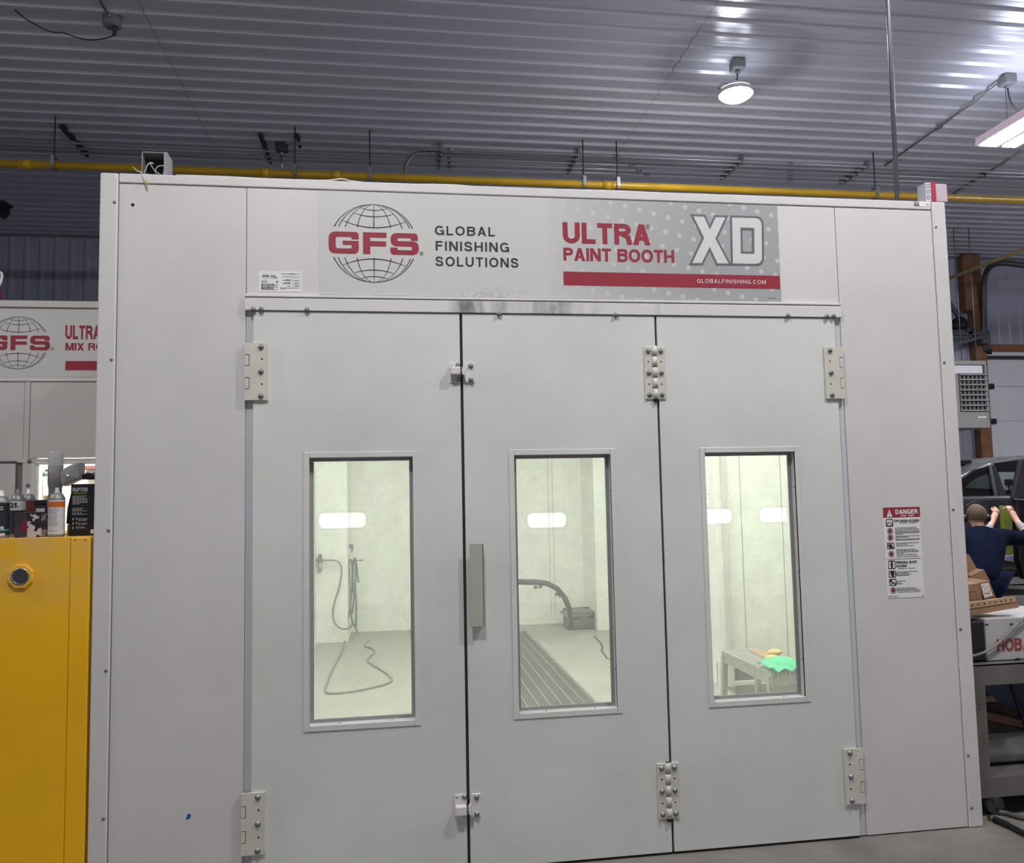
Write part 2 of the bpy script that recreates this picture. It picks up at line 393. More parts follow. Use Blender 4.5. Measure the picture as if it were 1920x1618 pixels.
def glass_pane(name, dust):
    """window glass: see-through, mirror reflection by angle, a film of overspray dust"""
    m = bpy.data.materials.new(name); m.use_nodes = True; nt = m.node_tree; N = nt.nodes; L = nt.links; N.clear()
    tr = N.new('ShaderNodeBsdfTransparent'); tr.inputs[0].default_value = (0.95, 0.97, 0.95, 1)
    gl = N.new('ShaderNodeBsdfGlossy'); gl.inputs['Roughness'].default_value = 0.015
    fr = N.new('ShaderNodeFresnel'); fr.inputs[0].default_value = 1.55
    ad = N.new('ShaderNodeMath'); ad.operation = 'MULTIPLY'; ad.inputs[1].default_value = 1.7; L.new(fr.outputs[0], ad.inputs[0])
    m1 = N.new('ShaderNodeMixShader'); L.new(ad.outputs[0], m1.inputs[0]); L.new(tr.outputs[0], m1.inputs[1]); L.new(gl.outputs[0], m1.inputs[2])
    df = N.new('ShaderNodeBsdfDiffuse'); df.inputs[0].default_value = (0.8, 0.8, 0.76, 1)
    tl = N.new('ShaderNodeBsdfTranslucent'); tl.inputs[0].default_value = (0.8, 0.8, 0.76, 1)
    m0 = N.new('ShaderNodeMixShader'); m0.inputs[0].default_value = 0.6; L.new(df.outputs[0], m0.inputs[1]); L.new(tl.outputs[0], m0.inputs[2])
    tc = N.new('ShaderNodeTexCoord')
    n = N.new('ShaderNodeTexNoise'); n.inputs['Scale'].default_value = 6; n.inputs['Detail'].default_value = 8; n.inputs['Roughness'].default_value = 0.7; L.new(tc.outputs['Object'], n.inputs['Vector'])
    v = N.new('ShaderNodeTexVoronoi'); v.inputs['Scale'].default_value = 70; L.new(tc.outputs['Object'], v.inputs['Vector'])
    r = N.new('ShaderNodeValToRGB'); r.color_ramp.elements[0].position = 0.40; r.color_ramp.elements[1].position = 0.8
    r.color_ramp.elements[0].color = (dust*0.75, dust*0.75, dust*0.75, 1); r.color_ramp.elements[1].color = (dust*1.8, dust*1.8, dust*1.8, 1)
    L.new(n.outputs['Fac'], r.inputs['Fac'])
    sp = N.new('ShaderNodeMath'); sp.operation = 'LESS_THAN'; sp.inputs[1].default_value = 0.16; L.new(v.outputs['Distance'], sp.inputs[0])
    n3 = N.new('ShaderNodeTexNoise'); n3.inputs['Scale'].default_value = 3.2; L.new(tc.outputs['Object'], n3.inputs['Vector'])
    g3 = N.new('ShaderNodeMath'); g3.operation = 'GREATER_THAN'; g3.inputs[1].default_value = 0.60; L.new(n3.outputs['Fac'], g3.inputs[0])
    mu = N.new('ShaderNodeMath'); mu.operation = 'MULTIPLY'; L.new(sp.outputs[0], mu.inputs[0]); L.new(g3.outputs[0], mu.inputs[1])
    m3 = N.new('ShaderNodeMath'); m3.operation = 'MULTIPLY_ADD'; m3.inputs[1].default_value = 0.35; m3.use_clamp = True; L.new(mu.outputs[0], m3.inputs[0]); L.new(r.outputs['Color'], m3.inputs[2])
    m2 = N.new('ShaderNodeMixShader'); L.new(m3.outputs[0], m2.inputs[0]); L.new(m1.outputs[0], m2.inputs[1]); L.new(m0.outputs[0], m2.inputs[2])
    o = N.new('ShaderNodeOutputMaterial'); L.new(m2.outputs[0], o.inputs[0]); MATS[name] = m
    return m
PANE = glass_pane('booth_pane', 0.13)

# ------------------------------------------------------------------ the room
HC, YB, YF, XL, XR = 6.10, 9.90, -8.73, -8.0, 16.0
fl = MB().box(XL, XR, YF, YB, -0.1, 0.0)
ck = [W(*p, z=0.0) for p in [(1114, 1193), (1120, 1200), (1126, 1206), (1130, 1214), (1128, 1222), (1134, 1228), (1138, 1235), (1150, 1240)]]
cr = MB()
for i in range(len(ck)-1):
    a, b = ck[i], ck[i+1]; n = (b-a).cross(Vector((0, 0, 1))).normalized()*0.012; h = Vector((0, 0, 0.0036))
    fl.quad([a+n+h, b+n+h, b-n+h, a-n+h], 1)
struct(fl.build('floor', [CONC, mat('crack_dark', (70, 64, 58), 0.8)]))

def sheet_profile(a0, a1, phase):
    """corrugated sheet outline: big ribs at 9 inch centres, two small ones between"""
    P = 0.2286; out = [(a0, 0.0)]; k0 = math.ceil((a0-phase)/P); k1 = math.floor((a1-phase)/P)
    for k in range(k0, k1+1):
        c = phase+k*P
        for d, h in ((-0.050, 0), (-0.024, 0.024), (0.016, 0.024), (0.036, 0), (0.100, 0), (0.106, 0.0015), (0.124, 0.0015), (0.130, 0)):
            if a0 < c+d < a1: out.append((c+d, h))
    out.append((a1, 0.0)); return out
ce = MB(); pr = sheet_profile(YF, YB, 5.926)
ce.grid([[(XL, a, HC-h) for a, h in pr], [(XR, a, HC-h) for a, h in pr]], 0, smooth=False)
for xl in (-9.9+0.914*k for k in range(0, 0)): pass
for px in ((370, 215), (1300, 70), (-330, 215)):
    xs = W(*px, z=HC).x
    for i in range(len(pr)-1):      # sheet end laps
        (a, h), (b, g) = pr[i], pr[i+1]
        ce.quad([(xs, a, HC-h-0.003), (xs, b, HC-g-0.003), (xs+0.005, b, HC-g-0.003), (xs+0.005, a, HC-h-0.003)], 1)
for i in range(150):               # roofing screws
    k = random.randint(0, 40); x = random.choice([-3.2, -1.4, 0.4, 2.2, 4.0, 5.8, 7.6, 9.4, 11.2])+random.uniform(-0.04, 0.04); y = YB-0.15-0.2286*k+0.05
    ce.box(x-0.007, x+0.007, y-0.007, y+0.007, HC-0.010, HC, 1)
struct(ce.build('ceiling', [CEILM, mat('sheet_screw', (104, 105, 114), 0.5)]))

gx0, gz1 = W(1848, 760, y=YB).x, W(1885, 660, y=YB).z      # garage door in the back wall
gx1 = gx0+3.7
wb = MB()
for (a0, a1, z0, z1) in ((XL, gx0-0.02, 0, HC), (gx0-0.02, gx1, gz1, HC), (gx1, XR, 0, HC)):
    p = sheet_profile(a0, a1, 0.06)
    wb.grid([[(a, YB-h, z0) for a, h in p], [(a, YB-h, z1) for a, h in p]], 0, smooth=False)
wb.box(XL, gx0-0.02, YB-0.04, YB, HC-0.05, HC, 1).box(gx0-0.02, gx1, YB-0.04, YB, HC-0.05, HC, 1).box(gx1, XR, YB-0.04, YB, HC-0.05, HC, 1)
struct(wb.build('wall_back', [WALLM, mat('wall_trim', (120, 118, 126), 0.5)]))
for nm, x, sgn in (('wall_left', XL, 1), ('wall_right', XR, -1)):
    p = sheet_profile(YF, YB, 0.1)
    w_ = MB(); w_.grid([[(x+sgn*h, a, 0) for a, h in p], [(x+sgn*h, a, HC) for a, h in p]], 0, smooth=False)
    struct(w_.build(nm, WALLM))
p = sheet_profile(XL, XR, 0.1)
w_ = MB(); w_.grid([[(a, YF+h, 0) for a, h in p], [(a, YF+h, HC) for a, h in p]], 0, smooth=False)
struct(w_.build('wall_front', WALLM))

# doors and their slot windows in the wall behind the camera (seen mirrored in the booth panes)
DOORG = mat('garage_door_white', (206, 206, 208), 0.45, noise=(3, 0.03))
wn = 3
for di, (x0, x1, wins) in enumerate(((-0.6, 4.75, ((0.2, 0.9), (3.41, 4.03))), (5.6, 10.6, ((6.17, 6.79), (7.28, 7.90), (8.9, 9.5))))):
    d = MB()
    for k in range(8):
        d.box(x0, x1, YF+0.02, YF+0.07, 0.02+0.53*k, 0.54+0.53*k, 0, 0.008)
    do = struct(d.build('door_%d' % (di+2), DOORG))
    for (a, b) in wins:
        zc = 1.315; h = 0.115
        wp = MB().prism(rpoly([(a, zc-h, 0.1), (b, zc-h, 0.1), (b, zc+h, 0.1), (a, zc+h, 0.1)]), YF+0.068, YF+0.078)
        wo = MB().prism(rpoly([(a-0.03, zc-h-0.03, 0.12), (b+0.03, zc-h-0.03, 0.12), (b+0.03, zc+h+0.03, 0.12), (a-0.03, zc+h+0.03, 0.12)]), YF+0.062, YF+0.074)
        fo = wo.build('window_frame', BLACK, do); wp.build('window_pane', DAYM, fo)

# garage door of the back wall, its track, posts and header
door1 = MB(); zz = [0.02]
for py in (862, 790, 725): zz.append(W(1885, py, y=YB).z)
zz = [0.02, 0.02+(zz[1]-0.02)/3, 0.02+2*(zz[1]-0.02)/3]+zz[1:]+[gz1]
for a, b in zip(zz[:-1], zz[1:]): door1.box(gx0, gx1, YB-0.03, YB+0.03, a+0.004, b-0.004, 0, 0.006)
door1 = struct(door1.build('door_1', mat('door_pale', (200, 200, 208), 0.5, noise=(2, 0.04))))
for z in zz[1:]:
    h = MB().box(gx0+0.02, gx0+0.16, YB-0.07, YB-0.03, z-0.05, z+0.05, 0, 0.008).cyl((gx0-0.02, YB-0.09, z), (gx0+0.1, YB-0.09, z), 0.03)
    h.build('door_hinge', DKSTEEL, door1)
MB().box(gx0, gx1, YB-0.1, YB-0.03, gz1-0.14, gz1-0.09).build('torsion_strut', DKSTEEL, door1)
MB().box(gx0-0.16, gx0-0.02, YB-0.14, YB-0.02, 0, gz1-0.1).build('track_jamb', mat('jamb_grey', (96, 96, 98), 0.5), door1)
tp = [W(1846, 660, y=9.7), W(1844, 560, y=9.6), W(1848, 515, y=9.45), W(1868, 494, y=9.1), W(1925, 498, y=8.8)]
MB().tube(tp, 0.055, seg=6).build('track', mat('track_steel', (84, 84, 90), 0.45, 0.6), door1)
struct(MB().box(gx0-0.1, gx1, YB-0.06, YB-0.02, gz1+0.0, gz1+0.14).build('trim_1', WOOD))
pw = W(1822, 600, y=9.75).x
struct(MB().box(pw-0.02, pw+0.20, 9.68, 9.82, 0, HC-0.02).box(pw-0.16, pw-0.02, 9.68, 9.82, 5.0, HC-0.02).build('trim_2', WOOD))

# ------------------------------------------------------------------ the paint booth
H = 3.28
booth = thing('paint_booth', (0, 0, 0), 'large white sheet-metal paint booth with three door leaves and a globe logo sign', 'paint booth')

# printed sign stock: white, fading to grey with pale dots at its right end, speckled with soot low down
def sign_material(name, xa, xb, soot):
    m = bpy.data.materials.new(name); m.use_nodes = True; nt = m.node_tree; N = nt.nodes; L = nt.links; b = N['Principled BSDF']; b.inputs['Roughness'].default_value = 0.38
    tc = N.new('ShaderNodeTexCoord'); sx = N.new('ShaderNodeSeparateXYZ'); L.new(tc.outputs['Object'], sx.inputs[0])
    def mth(op, a, bb=None, c=None, cl=False):
        n = N.new('ShaderNodeMath'); n.operation = op; n.use_clamp = cl
        for i, v in enumerate((a, bb, c)):
            if v is None: continue
            if isinstance(v, (int, float)): n.inputs[i].default_value = v
            else: L.new(v, n.inputs[i])
        return n.outputs[0]
    X, Z = sx.outputs[0], sx.outputs[2]
    g = mth('DIVIDE', mth('SUBTRACT', X, xa), xb-xa, cl=True)
    ct, st, s = math.cos(-0.225), math.sin(-0.225), 0.0775
    U = mth('DIVIDE', mth('ADD', mth('MULTIPLY', X, ct), mth('MULTIPLY', Z, st)), s)
    V = mth('DIVIDE', mth('SUBTRACT', mth('MULTIPLY', Z, ct), mth('MULTIPLY', X, st)), s)
    fu = mth('SUBTRACT', mth('FRACT', U), 0.5); fv = mth('SUBTRACT', mth('FRACT', V), 0.5)
    d = mth('SQRT', mth('ADD', mth('MULTIPLY', fu, fu), mth('MULTIPLY', fv, fv)))
    dot = mth('MULTIPLY', mth('LESS_THAN', d, 0.165), 0.75)
    k = mth('MULTIPLY', mth('POWER', g, 0.7), mth('SUBTRACT', 1.0, dot))
    mx = N.new('ShaderNodeMix'); mx.data_type = 'RGBA'; L.new(k, mx.inputs[0]); mx.inputs[6].default_value = (*lin((201, 200, 197)), 1); mx.inputs[7].default_value = (*lin((162, 162, 163)), 1)
    if soot:
        n = N.new('ShaderNodeTexNoise'); n.inputs['Scale'].default_value = 42; n.inputs['Detail'].default_value = 6; n.inputs['Roughness'].default_value = 0.7; L.new(tc.outputs['Object'], n.inputs['Vector'])
        dx = mth('DIVIDE', mth('SUBTRACT', X, 1.82), 0.38); dz = mth('DIVIDE', mth('SUBTRACT', Z, 2.715), 0.075)
        w = mth('SUBTRACT', 1.0, mth('SQRT', mth('ADD', mth('MULTIPLY', dx, dx), mth('MULTIPLY', dz, dz))), cl=True)
        q = mth('MULTIPLY', mth('MULTIPLY', mth('SUBTRACT', n.outputs['Fac'], 0.47), 7.0, cl=True), w, cl=True)
        m2 = N.new('ShaderNodeMix'); m2.data_type = 'RGBA'; L.new(mth('MULTIPLY', mth('MULTIPLY', q, w), 0.62), m2.inputs[0]); L.new(mx.outputs[2], m2.inputs[6]); m2.inputs[7].default_value = (*lin((84, 80, 80)), 1)
        L.new(m2.outputs[2], b.inputs['Base Color'])
    else: L.new(mx.outputs[2], b.inputs['Base Color'])
    return m
SIGNM = sign_material('sign_stock', 2.1, 2.9, True)
SIGNM2 = sign_material('mix_sign_stock', 5.0, 6.0, False)

def grime_material():
    """white trim with soot blown out over the middle door gap"""
    m = bpy.data.materials.new('header_grime'); m.use_nodes = True; nt = m.node_tree; N = nt.nodes; L = nt.links; b = N['Principled BSDF']; b.inputs['Roughness'].default_value = 0.42
    tc = N.new('ShaderNodeTexCoord'); sx = N.new('ShaderNodeSeparateXYZ'); L.new(tc.outputs['Object'], sx.inputs[0])
    r = N.new('ShaderNodeValToRGB'); e = r.color_ramp.elements; e[0].position = 0; e[0].color = (0.02,)*3+(1,); e[1].position = 1; e[1].color = (0.03,)*3+(1,)
    for p, v in ((0.315, 0.02), (0.34, 0.95), (0.36, 0.9), (0.385, 0.5), (0.44, 0.45), (0.50, 0.75), (0.53, 0.42), (0.60, 0.12), (0.662, 0.1), (0.668, 0.8), (0.676, 0.12), (0.75, 0.06)):
        k = e.new(p); k.color = (v, v, v, 1)
    mr = N.new('ShaderNodeMapRange'); mr.inputs[1].default_value = 0.655; mr.inputs[2].default_value = 3.67; L.new(sx.outputs[0], mr.inputs[0]); L.new(mr.outputs[0], r.inputs['Fac'])
    mp = N.new('ShaderNodeMapping'); mp.inputs['Scale'].default_value = (1, 1, 0.35); L.new(tc.outputs['Object'], mp.inputs['Vector'])
    n = N.new('ShaderNodeTexNoise'); n.inputs['Scale'].default_value = 16; n.inputs['Detail'].default_value = 7; n.inputs['Roughness'].default_value = 0.65; L.new(mp.outputs['Vector'], n.inputs['Vector'])
    r2 = N.new('ShaderNodeValToRGB'); r2.color_ramp.elements[0].position = 0.34; r2.color_ramp.elements[1].position = 0.66; L.new(n.outputs['Fac'], r2.inputs['Fac'])
    mu = N.new('ShaderNodeMath'); mu.operation = 'MULTIPLY'; L.new(r.outputs['Color'], mu.inputs[0]); L.new(r2.outputs['Color'], mu.inputs[1])
    mx = N.new('ShaderNodeMix'); mx.data_type = 'RGBA'; L.new(mu.outputs[0], mx.inputs[0]); mx.inputs[6].default_value = (*lin((214, 212, 209)), 1); mx.inputs[7].default_value = (*lin((78, 74, 76)), 1)
    L.new(mx.outputs[2], b.inputs['Base Color']); return m
GRIME = grime_material()

# shell
MB().box(0.006, 0.69, 0.012, 0.05, 0, H-0.01).box(3.636, 4.309, 0.012, 0.05, 0, H-0.01).box(0.69, 3.636, 0.012, 0.05, 2.64, H-0.01).build('frame_backing', LINEG, booth)
for x0, x1 in ((0.0, 0.0800), (4.2350, 4.3149)):
    p = MB().box(x0, x1, -0.006, 0.06, 0.0, H, 0, 0.008, 3)
    xs = x0+0.066 if x0 < 1 else x0+0.016
    for z in (3.14, 2.40, 1.62, 1.0, 0.36, 0.10):
        p.ball((xs, -0.007, z), 0.008, 1, (1, 0.5, 1), 10)
    p.build('corner_post', [BOOTH, ZINC], booth)
MB().box(0.0835, 4.2315, -0.004, 0.05, 3.2355, H, 0, 0.004).build('top_trim', BOOTH, booth)
a = MB().box(0.0845, 0.6570, 0.0, 0.011, 0.006, 3.2305, 0, 0.001, 1)
h_ = W(249, 384, y=0); a.cyl((h_.x, -0.001, h_.z), (h_.x, 0.002, h_.z), 0.008, 1, 10)
s_ = W(353, 1531, y=0); a.prism([(s_.x-0.01, s_.z-0.012), (s_.x+0.008, s_.z-0.008), (s_.x+0.012, s_.z+0.008), (s_.x-0.002, s_.z+0.014)], -0.001, 0.001, 2)
a.build('wall_panel', [BOOTH, HOLE, mat('blue_paint_drip', (20, 92, 160), 0.4)], booth)
MB().box(3.6725, 4.2315, 0.0, 0.011, 0.006, 3.2305, 0, 0.001, 1).build('wall_panel', BOOTH, booth)
MB().box(0.6605, 3.6690, 0.0, 0.011, 2.7135, 3.2305, 0, 0.001, 1).build('header_panel', BOOTH, booth)
MB().box(0.655, 3.672, -0.016, 0.011, 2.7000, 2.7125, 0, 0.002, 1).box(0.655, 3.672, -0.012, 0.011, 2.690, 2.701, 1).box(0.655, 3.672, -0.02, 0.011, 2.634, 2.6925, 2, 0.002, 1).build('header_trim', [TRIMW, LINEG, GRIME], booth)
for x0, x1 in ((0.659, 0.6915), (3.6335, 3.6705)):
    MB().box(x0, x1, 0.004, 0.011, 0.006, 2.634, 0, 0.001, 1).build('door_jamb', mat('jamb_bluegrey', (196, 200, 204), 0.35), booth)
MB().box(0, 0.05, 0.06, 6.98, 0, H-0.02).build('side_wall', BOOTH, booth)
MB().box(4.265, 4.3149, 0.06, 1.34, 0, H-0.02).box(4.265, 4.3149, 3.06, 6.98, 0, H-0.02).build('side_wall', BOOTH, booth)
MB().box(0.05, 4.265, 0.06, 6.98, 3.20, 3.255).box(4.25, 5.22, 1.3, 3.14, 3.20, 3.255).build('roof', mat('roof_grey_low_bounce', (120, 118, 116), 0.7, noise=(1.5, 0.2)), booth)  # unseen roof, greyed to cut bounce light on the ceiling above

def bolt(x, z, parent, y=-0.012, r=0.0125):
    m = MB(); m.lathe([(0, 0.012), (r*0.42, 0.0125), (r*0.58, 0.011), (r*0.62, 0.004), (r, 0.0035), (r, 0.0)], (x, y, z), 0, 14, (0, -1, 0))
    return m.build('bolt', ZINC, parent)

# hinges
def strap_hinge(c, side):
    """c: pixel corners left-top, right-bottom of the plate; side -1 knuckles on the left edge, +1 on the right"""
    P = [W(*q, y=-0.02) for q in c]; zt = (P[0].z+P[1].z)/2; zb = (P[2].z+P[3].z)/2; xl = (P[0].x+P[3].x)/2; xr = (P[1].x+P[2].x)/2; hh = zt-zb
    nx = 0.022
    if side < 0: xe, dr = xl, 1
    else: xe, dr = xr, -1
    xo = xr if side < 0 else xl
    pts = [(xe, zb), (xo, zb), (xo, zt), (xe, zt)]
    for f0, f1 in ((0.20, 0.405), (0.60, 0.81)):
        pts += [(xe, zt-f0*hh), (xe+dr*nx, zt-f0*hh), (xe+dr*nx, zt-f1*hh), (xe, zt-f1*hh)]
    hx = xo-dr*0.028
    m = MB().prism(pts, -0.024, -0.0125, 0)
    for f in (0.28, 0.72): m.cyl((hx, -0.0246, zt-f*hh), (hx, -0.020, zt-f*hh), 0.0042, 1, 10)
    o = m.build('hinge', [CREAM, HOLE], booth)
    for f0, f1 in ((0.20, 0.405), (0.60, 0.81)):
        MB().box(min(xe, xe+dr*(nx-0.003)), max(xe, xe+dr*(nx-0.003)), -0.0225, 0.0, zt-f1*hh+0.003, zt-f0*hh-0.003, 0, 0.002, 2).build('hinge_knuckle', CREAM, o)
    MB().box(min(xe, xe+dr*0.024), max(xe, xe+dr*0.024), -0.012, 0.004, zb+0.004, zt-0.004).build('hinge_pin', DKSTEEL, o)
    for f in (0.07, 0.5, 0.93): bolt(hx-dr*0.003, zt-f*hh, o, -0.024)
    return o
strap_hinge([(459, 643), (503, 643.5), (502.5, 750.5), (458.5, 750)], -1)
strap_hinge([(452.5, 1487), (498, 1486), (496, 1603), (451, 1603)], -1)
strap_hinge([(1545, 651), (1580, 650), (1583.5, 747), (1549, 747.5)], 1)
strap_hinge([(1581, 1405), (1617, 1402), (1621.5, 1506), (1587, 1508.5)], 1)
def butt_hinge(c):
    P = [W(*q, y=-0.02) for q in c]; zt = (P[0].z+P[1].z)/2; zb = (P[2].z+P[3].z)/2; xl = (P[0].x+P[3].x)/2; xr = (P[1].x+P[2].x)/2; hh = zt-zb; xm = (xl+xr)/2
    m = MB()
    for a, b in ((xl, xm-0.012), (xm+0.010, xr)):
        m.box(a, b, -0.019, -0.0125, zb, zt, 0, 0.0015, 1)
        for f in (0.285, 0.715): m.cyl(((a+b)/2, -0.0196, zt-f*hh), ((a+b)/2, -0.016, zt-f*hh), 0.004, 1, 10)
    o = m.build('hinge', [CREAM, HOLE], booth)
    for k in range(5):
        z1 = zt+0.004-k*(hh+0.006)/5; z0 = z1-(hh+0.006)/5+0.0035
        MB().cyl((xm-0.001, -0.018, z0), (xm-0.001, -0.018, z1), 0.0135, 0, 16).build('hinge_knuckle', CREAM, o)
    MB().cyl((xm-0.001, -0.018, zb-0.012), (xm-0.001, -0.018, zt+0.005), 0.0118, 0, 12).build('hinge_pin', DKSTEEL, o)
    for xx in ((xl+xm-0.012)/2, (xm+0.010+xr)/2):
        for f in (0.085, 0.5, 0.915): bolt(xx, zt-f*hh, o, -0.019)
butt_hinge([(1208, 650.5), (1247, 649.5), (1249, 747.5), (1210, 749.5)])
butt_hinge([(1232, 1432), (1272, 1430), (1276, 1533), (1236, 1537)])
def latch(c0, c1, up):
    """keeper block left of the gap, striker plate right of it"""
    P = W(*c0, y=-0.02); Q = W(*c1, y=-0.02); x0, z1, x1, z0 = P.x, P.z, Q.x, Q.z; xg = 1.6725; hh = z1-z0
    o = MB().box(x0, xg-0.007, -0.018, -0.0125, z0, z1, 0, 0.001, 1).box(x0+0.006, x0+0.010, -0.0186, -0.0125, z0+hh*0.1, z0+hh*0.14, 1).box(x0+0.008, x0+0.014, -0.0186, -0.0125, z1-hh*0.16, z1-hh*0.11, 1).build('latch', [TRIMW, HOLE], booth)
    c = z0+hh*(0.58 if up else 0.38)
    MB().box(x0+0.003, xg-0.010, -0.052, -0.018, c-hh*0.21, c+hh*0.21, 0, 0.006, 3).build('latch_block', TRIMW, o)
    MB().cyl((xg-0.012, -0.036, c), (xg+0.006, -0.036, c), 0.007).box(xg-0.012, xg+0.002, -0.043, -0.030, c+0.012, c+0.017).box(xg-0.012, xg+0.002, -0.043, -0.030, c-0.017, c-0.012).build('latch_bolt', ZINC, o)
    MB().prism([(xg+0.006, c+hh*0.17), (xg+0.006, c-hh*0.17), (xg+0.018, z0), (x1, z0), (x1, z1), (xg+0.018, z1)], -0.021, -0.0125, 0, 0.0015, seg=1).prism([(xg-0.001, c+hh*0.15), (xg-0.001, c-hh*0.15), (xg+0.012, c-hh*0.3), (xg+0.012, c+hh*0.3)], -0.045, -0.02, 0, 0.002).build('striker_plate', TRIMW, o)
    for z in (z1-hh*0.14, z0+hh*0.12):
        bolt(x1-0.018, z, o, -0.021); 
    bolt(xg-0.018, z1-hh*0.1, o, -0.018); bolt(xg-0.018, z0+hh*0.16, o, -0.018)
latch((842.5, 681), (890, 717), True)
latch((852, 1491), (901.5, 1530.5), False)
for p in [(475, 580), (490, 580), (576, 581), (936, 588.5), (1155, 590.5), (1477, 592), (1550, 593), (1562.5, 592.5)]:
    q = W(*p, y=-0.02); bolt(q.x, q.z, booth, -0.02)

# door leaves
WT, WB_ = 1.9603, 0.6811
leaves = [(0.6935, 1.6655, 0.9242), (1.6795, 2.6530, 1.8956), (2.6650, 3.6305, 2.8665)]
ZD0, ZD1 = 0.0135, 2.6305
for i, (x0, x1, wl) in enumerate(leaves):
    wr = wl+0.533; z0, z1 = WB_, WT
    fw = 0.0255
    d = MB()
    for a, b, c, e in ((x0, wl+0.01, ZD0, ZD1), (wr-0.01, x1, ZD0, ZD1), (wl+0.01, wr-0.01, ZD0, z0+0.01), (wl+0.01, wr-0.01, z1-0.01, ZD1)):
        d.box(a, b, -0.012, 0.038, c, e)
    bmesh.ops.remove_doubles(d.bm, verts=d.bm.verts, dist=0.0001)
    do = d.build('door', DOORW, booth)
    f = MB()
    for (a, b, c, e) in ((wl, wl+fw, z0, z1), (wr-fw, wr, z0, z1), (wl+fw+0.0012, wr-fw-0.0012, z0, z0+fw), (wl+fw+0.0012, wr-fw-0.0012, z1-fw, z1)):
        f.box(a, b, -0.0165, 0.0, c, e, 0, 0.0012, 1)
    ins = 0.016
    for (a, b, c, e) in ((wl+fw-0.006, wl+fw+0.0, z0+fw-0.006, z1-fw+0.006), (wr-fw, wr-fw+0.006, z0+fw-0.006, z1-fw+0.006), (wl+fw, wr-fw, z0+fw-0.006, z0+fw), (wl+fw, wr-fw, z1-fw, z1-fw+0.006)):
        f.box(a, b, -0.012, 0.05, c, e, 1)
    for (a, b, c, e) in ((wl+fw, wl+fw+ins, z0+fw, z1-fw), (wr-fw-ins, wr-fw, z0+fw, z1-fw), (wl+fw+ins, wr-fw-ins, z0+fw, z0+fw+ins), (wl+fw+ins, wr-fw-ins, z1-fw-ins, z1-fw)):
        f.box(a, b, 0.030, 0.042, c, e, 2)
    for k in (0.16, 0.5, 0.84):
        zz_ = z0+(z1-z0)*k
        f.box(wl+fw-0.001, wl+fw+0.0012, 0.004, 0.010, zz_-0.004, zz_+0.004, 3).box(wr-fw-0.0012, wr-fw+0.001, 0.004, 0.010, zz_-0.004, zz_+0.004, 3)
    for k in (0.3, 0.75):
        xx_ = wl+(wr-wl)*k; f.box(xx_-0.004, xx_+0.004, 0.004, 0.010, z0+fw-0.001, z0+fw+0.0012, 3)
    f.build('window_frame', [DOORW, TRIMW, mat('window_stop_grey', (150, 149, 148), 0.45), HOLE], do)
    gm = MB().box(wl+fw+0.002, wr-fw-0.002, 0.0425, 0.0455, z0+fw+0.002, z1-fw-0.002)
    tilt = (0.0043, 0.0, -0.0004)[i]
    cx, cz = (wl+wr)/2, (z0+z1)/2
    gm.xform(Matrix.Translation((cx, 0.044, cz)) @ Matrix.Rotation(tilt, 4, 'X') @ Matrix.Translation((-cx, -0.044, -cz)))
    gm.build('window_pane', PANE, do)
    MB().box(x0+0.002, x1-0.002, -0.006, 0.03, 0.0, ZD0).build('bottom_seal', BLACK, do)
    if i == 1:
        a = W(880, 1019, y=-0.045); b = W(908.5, 1174.5, y=-0.045)
        h = MB().box(a.x, b.x, -0.050, -0.044, b.z, a.z, 0, 0.0025, 2).box(b.x-0.007, b.x, -0.050, -0.012, b.z, a.z, 0, 0.0025, 2)
        h.build('pull_handle', mat('handle_putty', (176, 173, 162), 0.4, noise=(6, 0.06)), do)
for x0, x1 in ((1.6655, 1.6795), (2.6530, 2.6650)):
    xm = (x0+x1)/2
    MB().box(x0, x1, 0.006, 0.03, 0.0, ZD1).box(xm-0.002, xm+0.0035, -0.004, 0.01, 0.0, ZD1, 1).build('door_gasket', [BLACK, mat('gasket_grey', (60, 60, 60), 0.5)], booth)
MB().box(0.690, 0.6945, 0.004, 0.03, 0, ZD1).box(3.630, 3.6355, 0.004, 0.03, 0, ZD1).box(0.69, 3.636, -0.006, 0.03, ZD1, 2.636, 1).build('door_gasket', [BLACK, LINEG], booth)

# ---- the printed sign
def globe(mb, cx, cz, R, y):
    u = R/305.0
    for up in (1, -1):
        v0 = 124 if up > 0 else 114
        for a, w in ((320, 8), (297, 7), (234, 7), (139, 7), (0, 8), (-137, 7), (-236, 7), (-290, 7), (-325, 8)):
            pts = []; ws = []
            for k in range(25):
                ph = math.acos(min(1, v0/305))*k/24; v = math.cos(ph) if False else None
                zz_ = v0+(305-v0)*k/24; xx = a*math.sqrt(max(0.0, 1-(zz_/305)**2)); pts.append((cx+xx*u, cz+up*zz_*u)); ws.append((w*(0.35+0.65*(1-k/24)) if a else w*(1-0.55*k/24))*u)
            mb.ribbon(pts, ws, y)
        for xs, ze, zm, w in ((238, 175, 122, 8), (148, 232, 208, 7), (100, 275, 258, 6)):
            pts = []
            ws = []
            for k in range(25):
                t = -1+2*k/24; pts.append((cx+xs*t*u, cz+up*(zm+(ze-zm)*t*t)*u)); ws.append(w*u*(1-0.6*t*t))
            mb.ribbon(pts, ws, y)
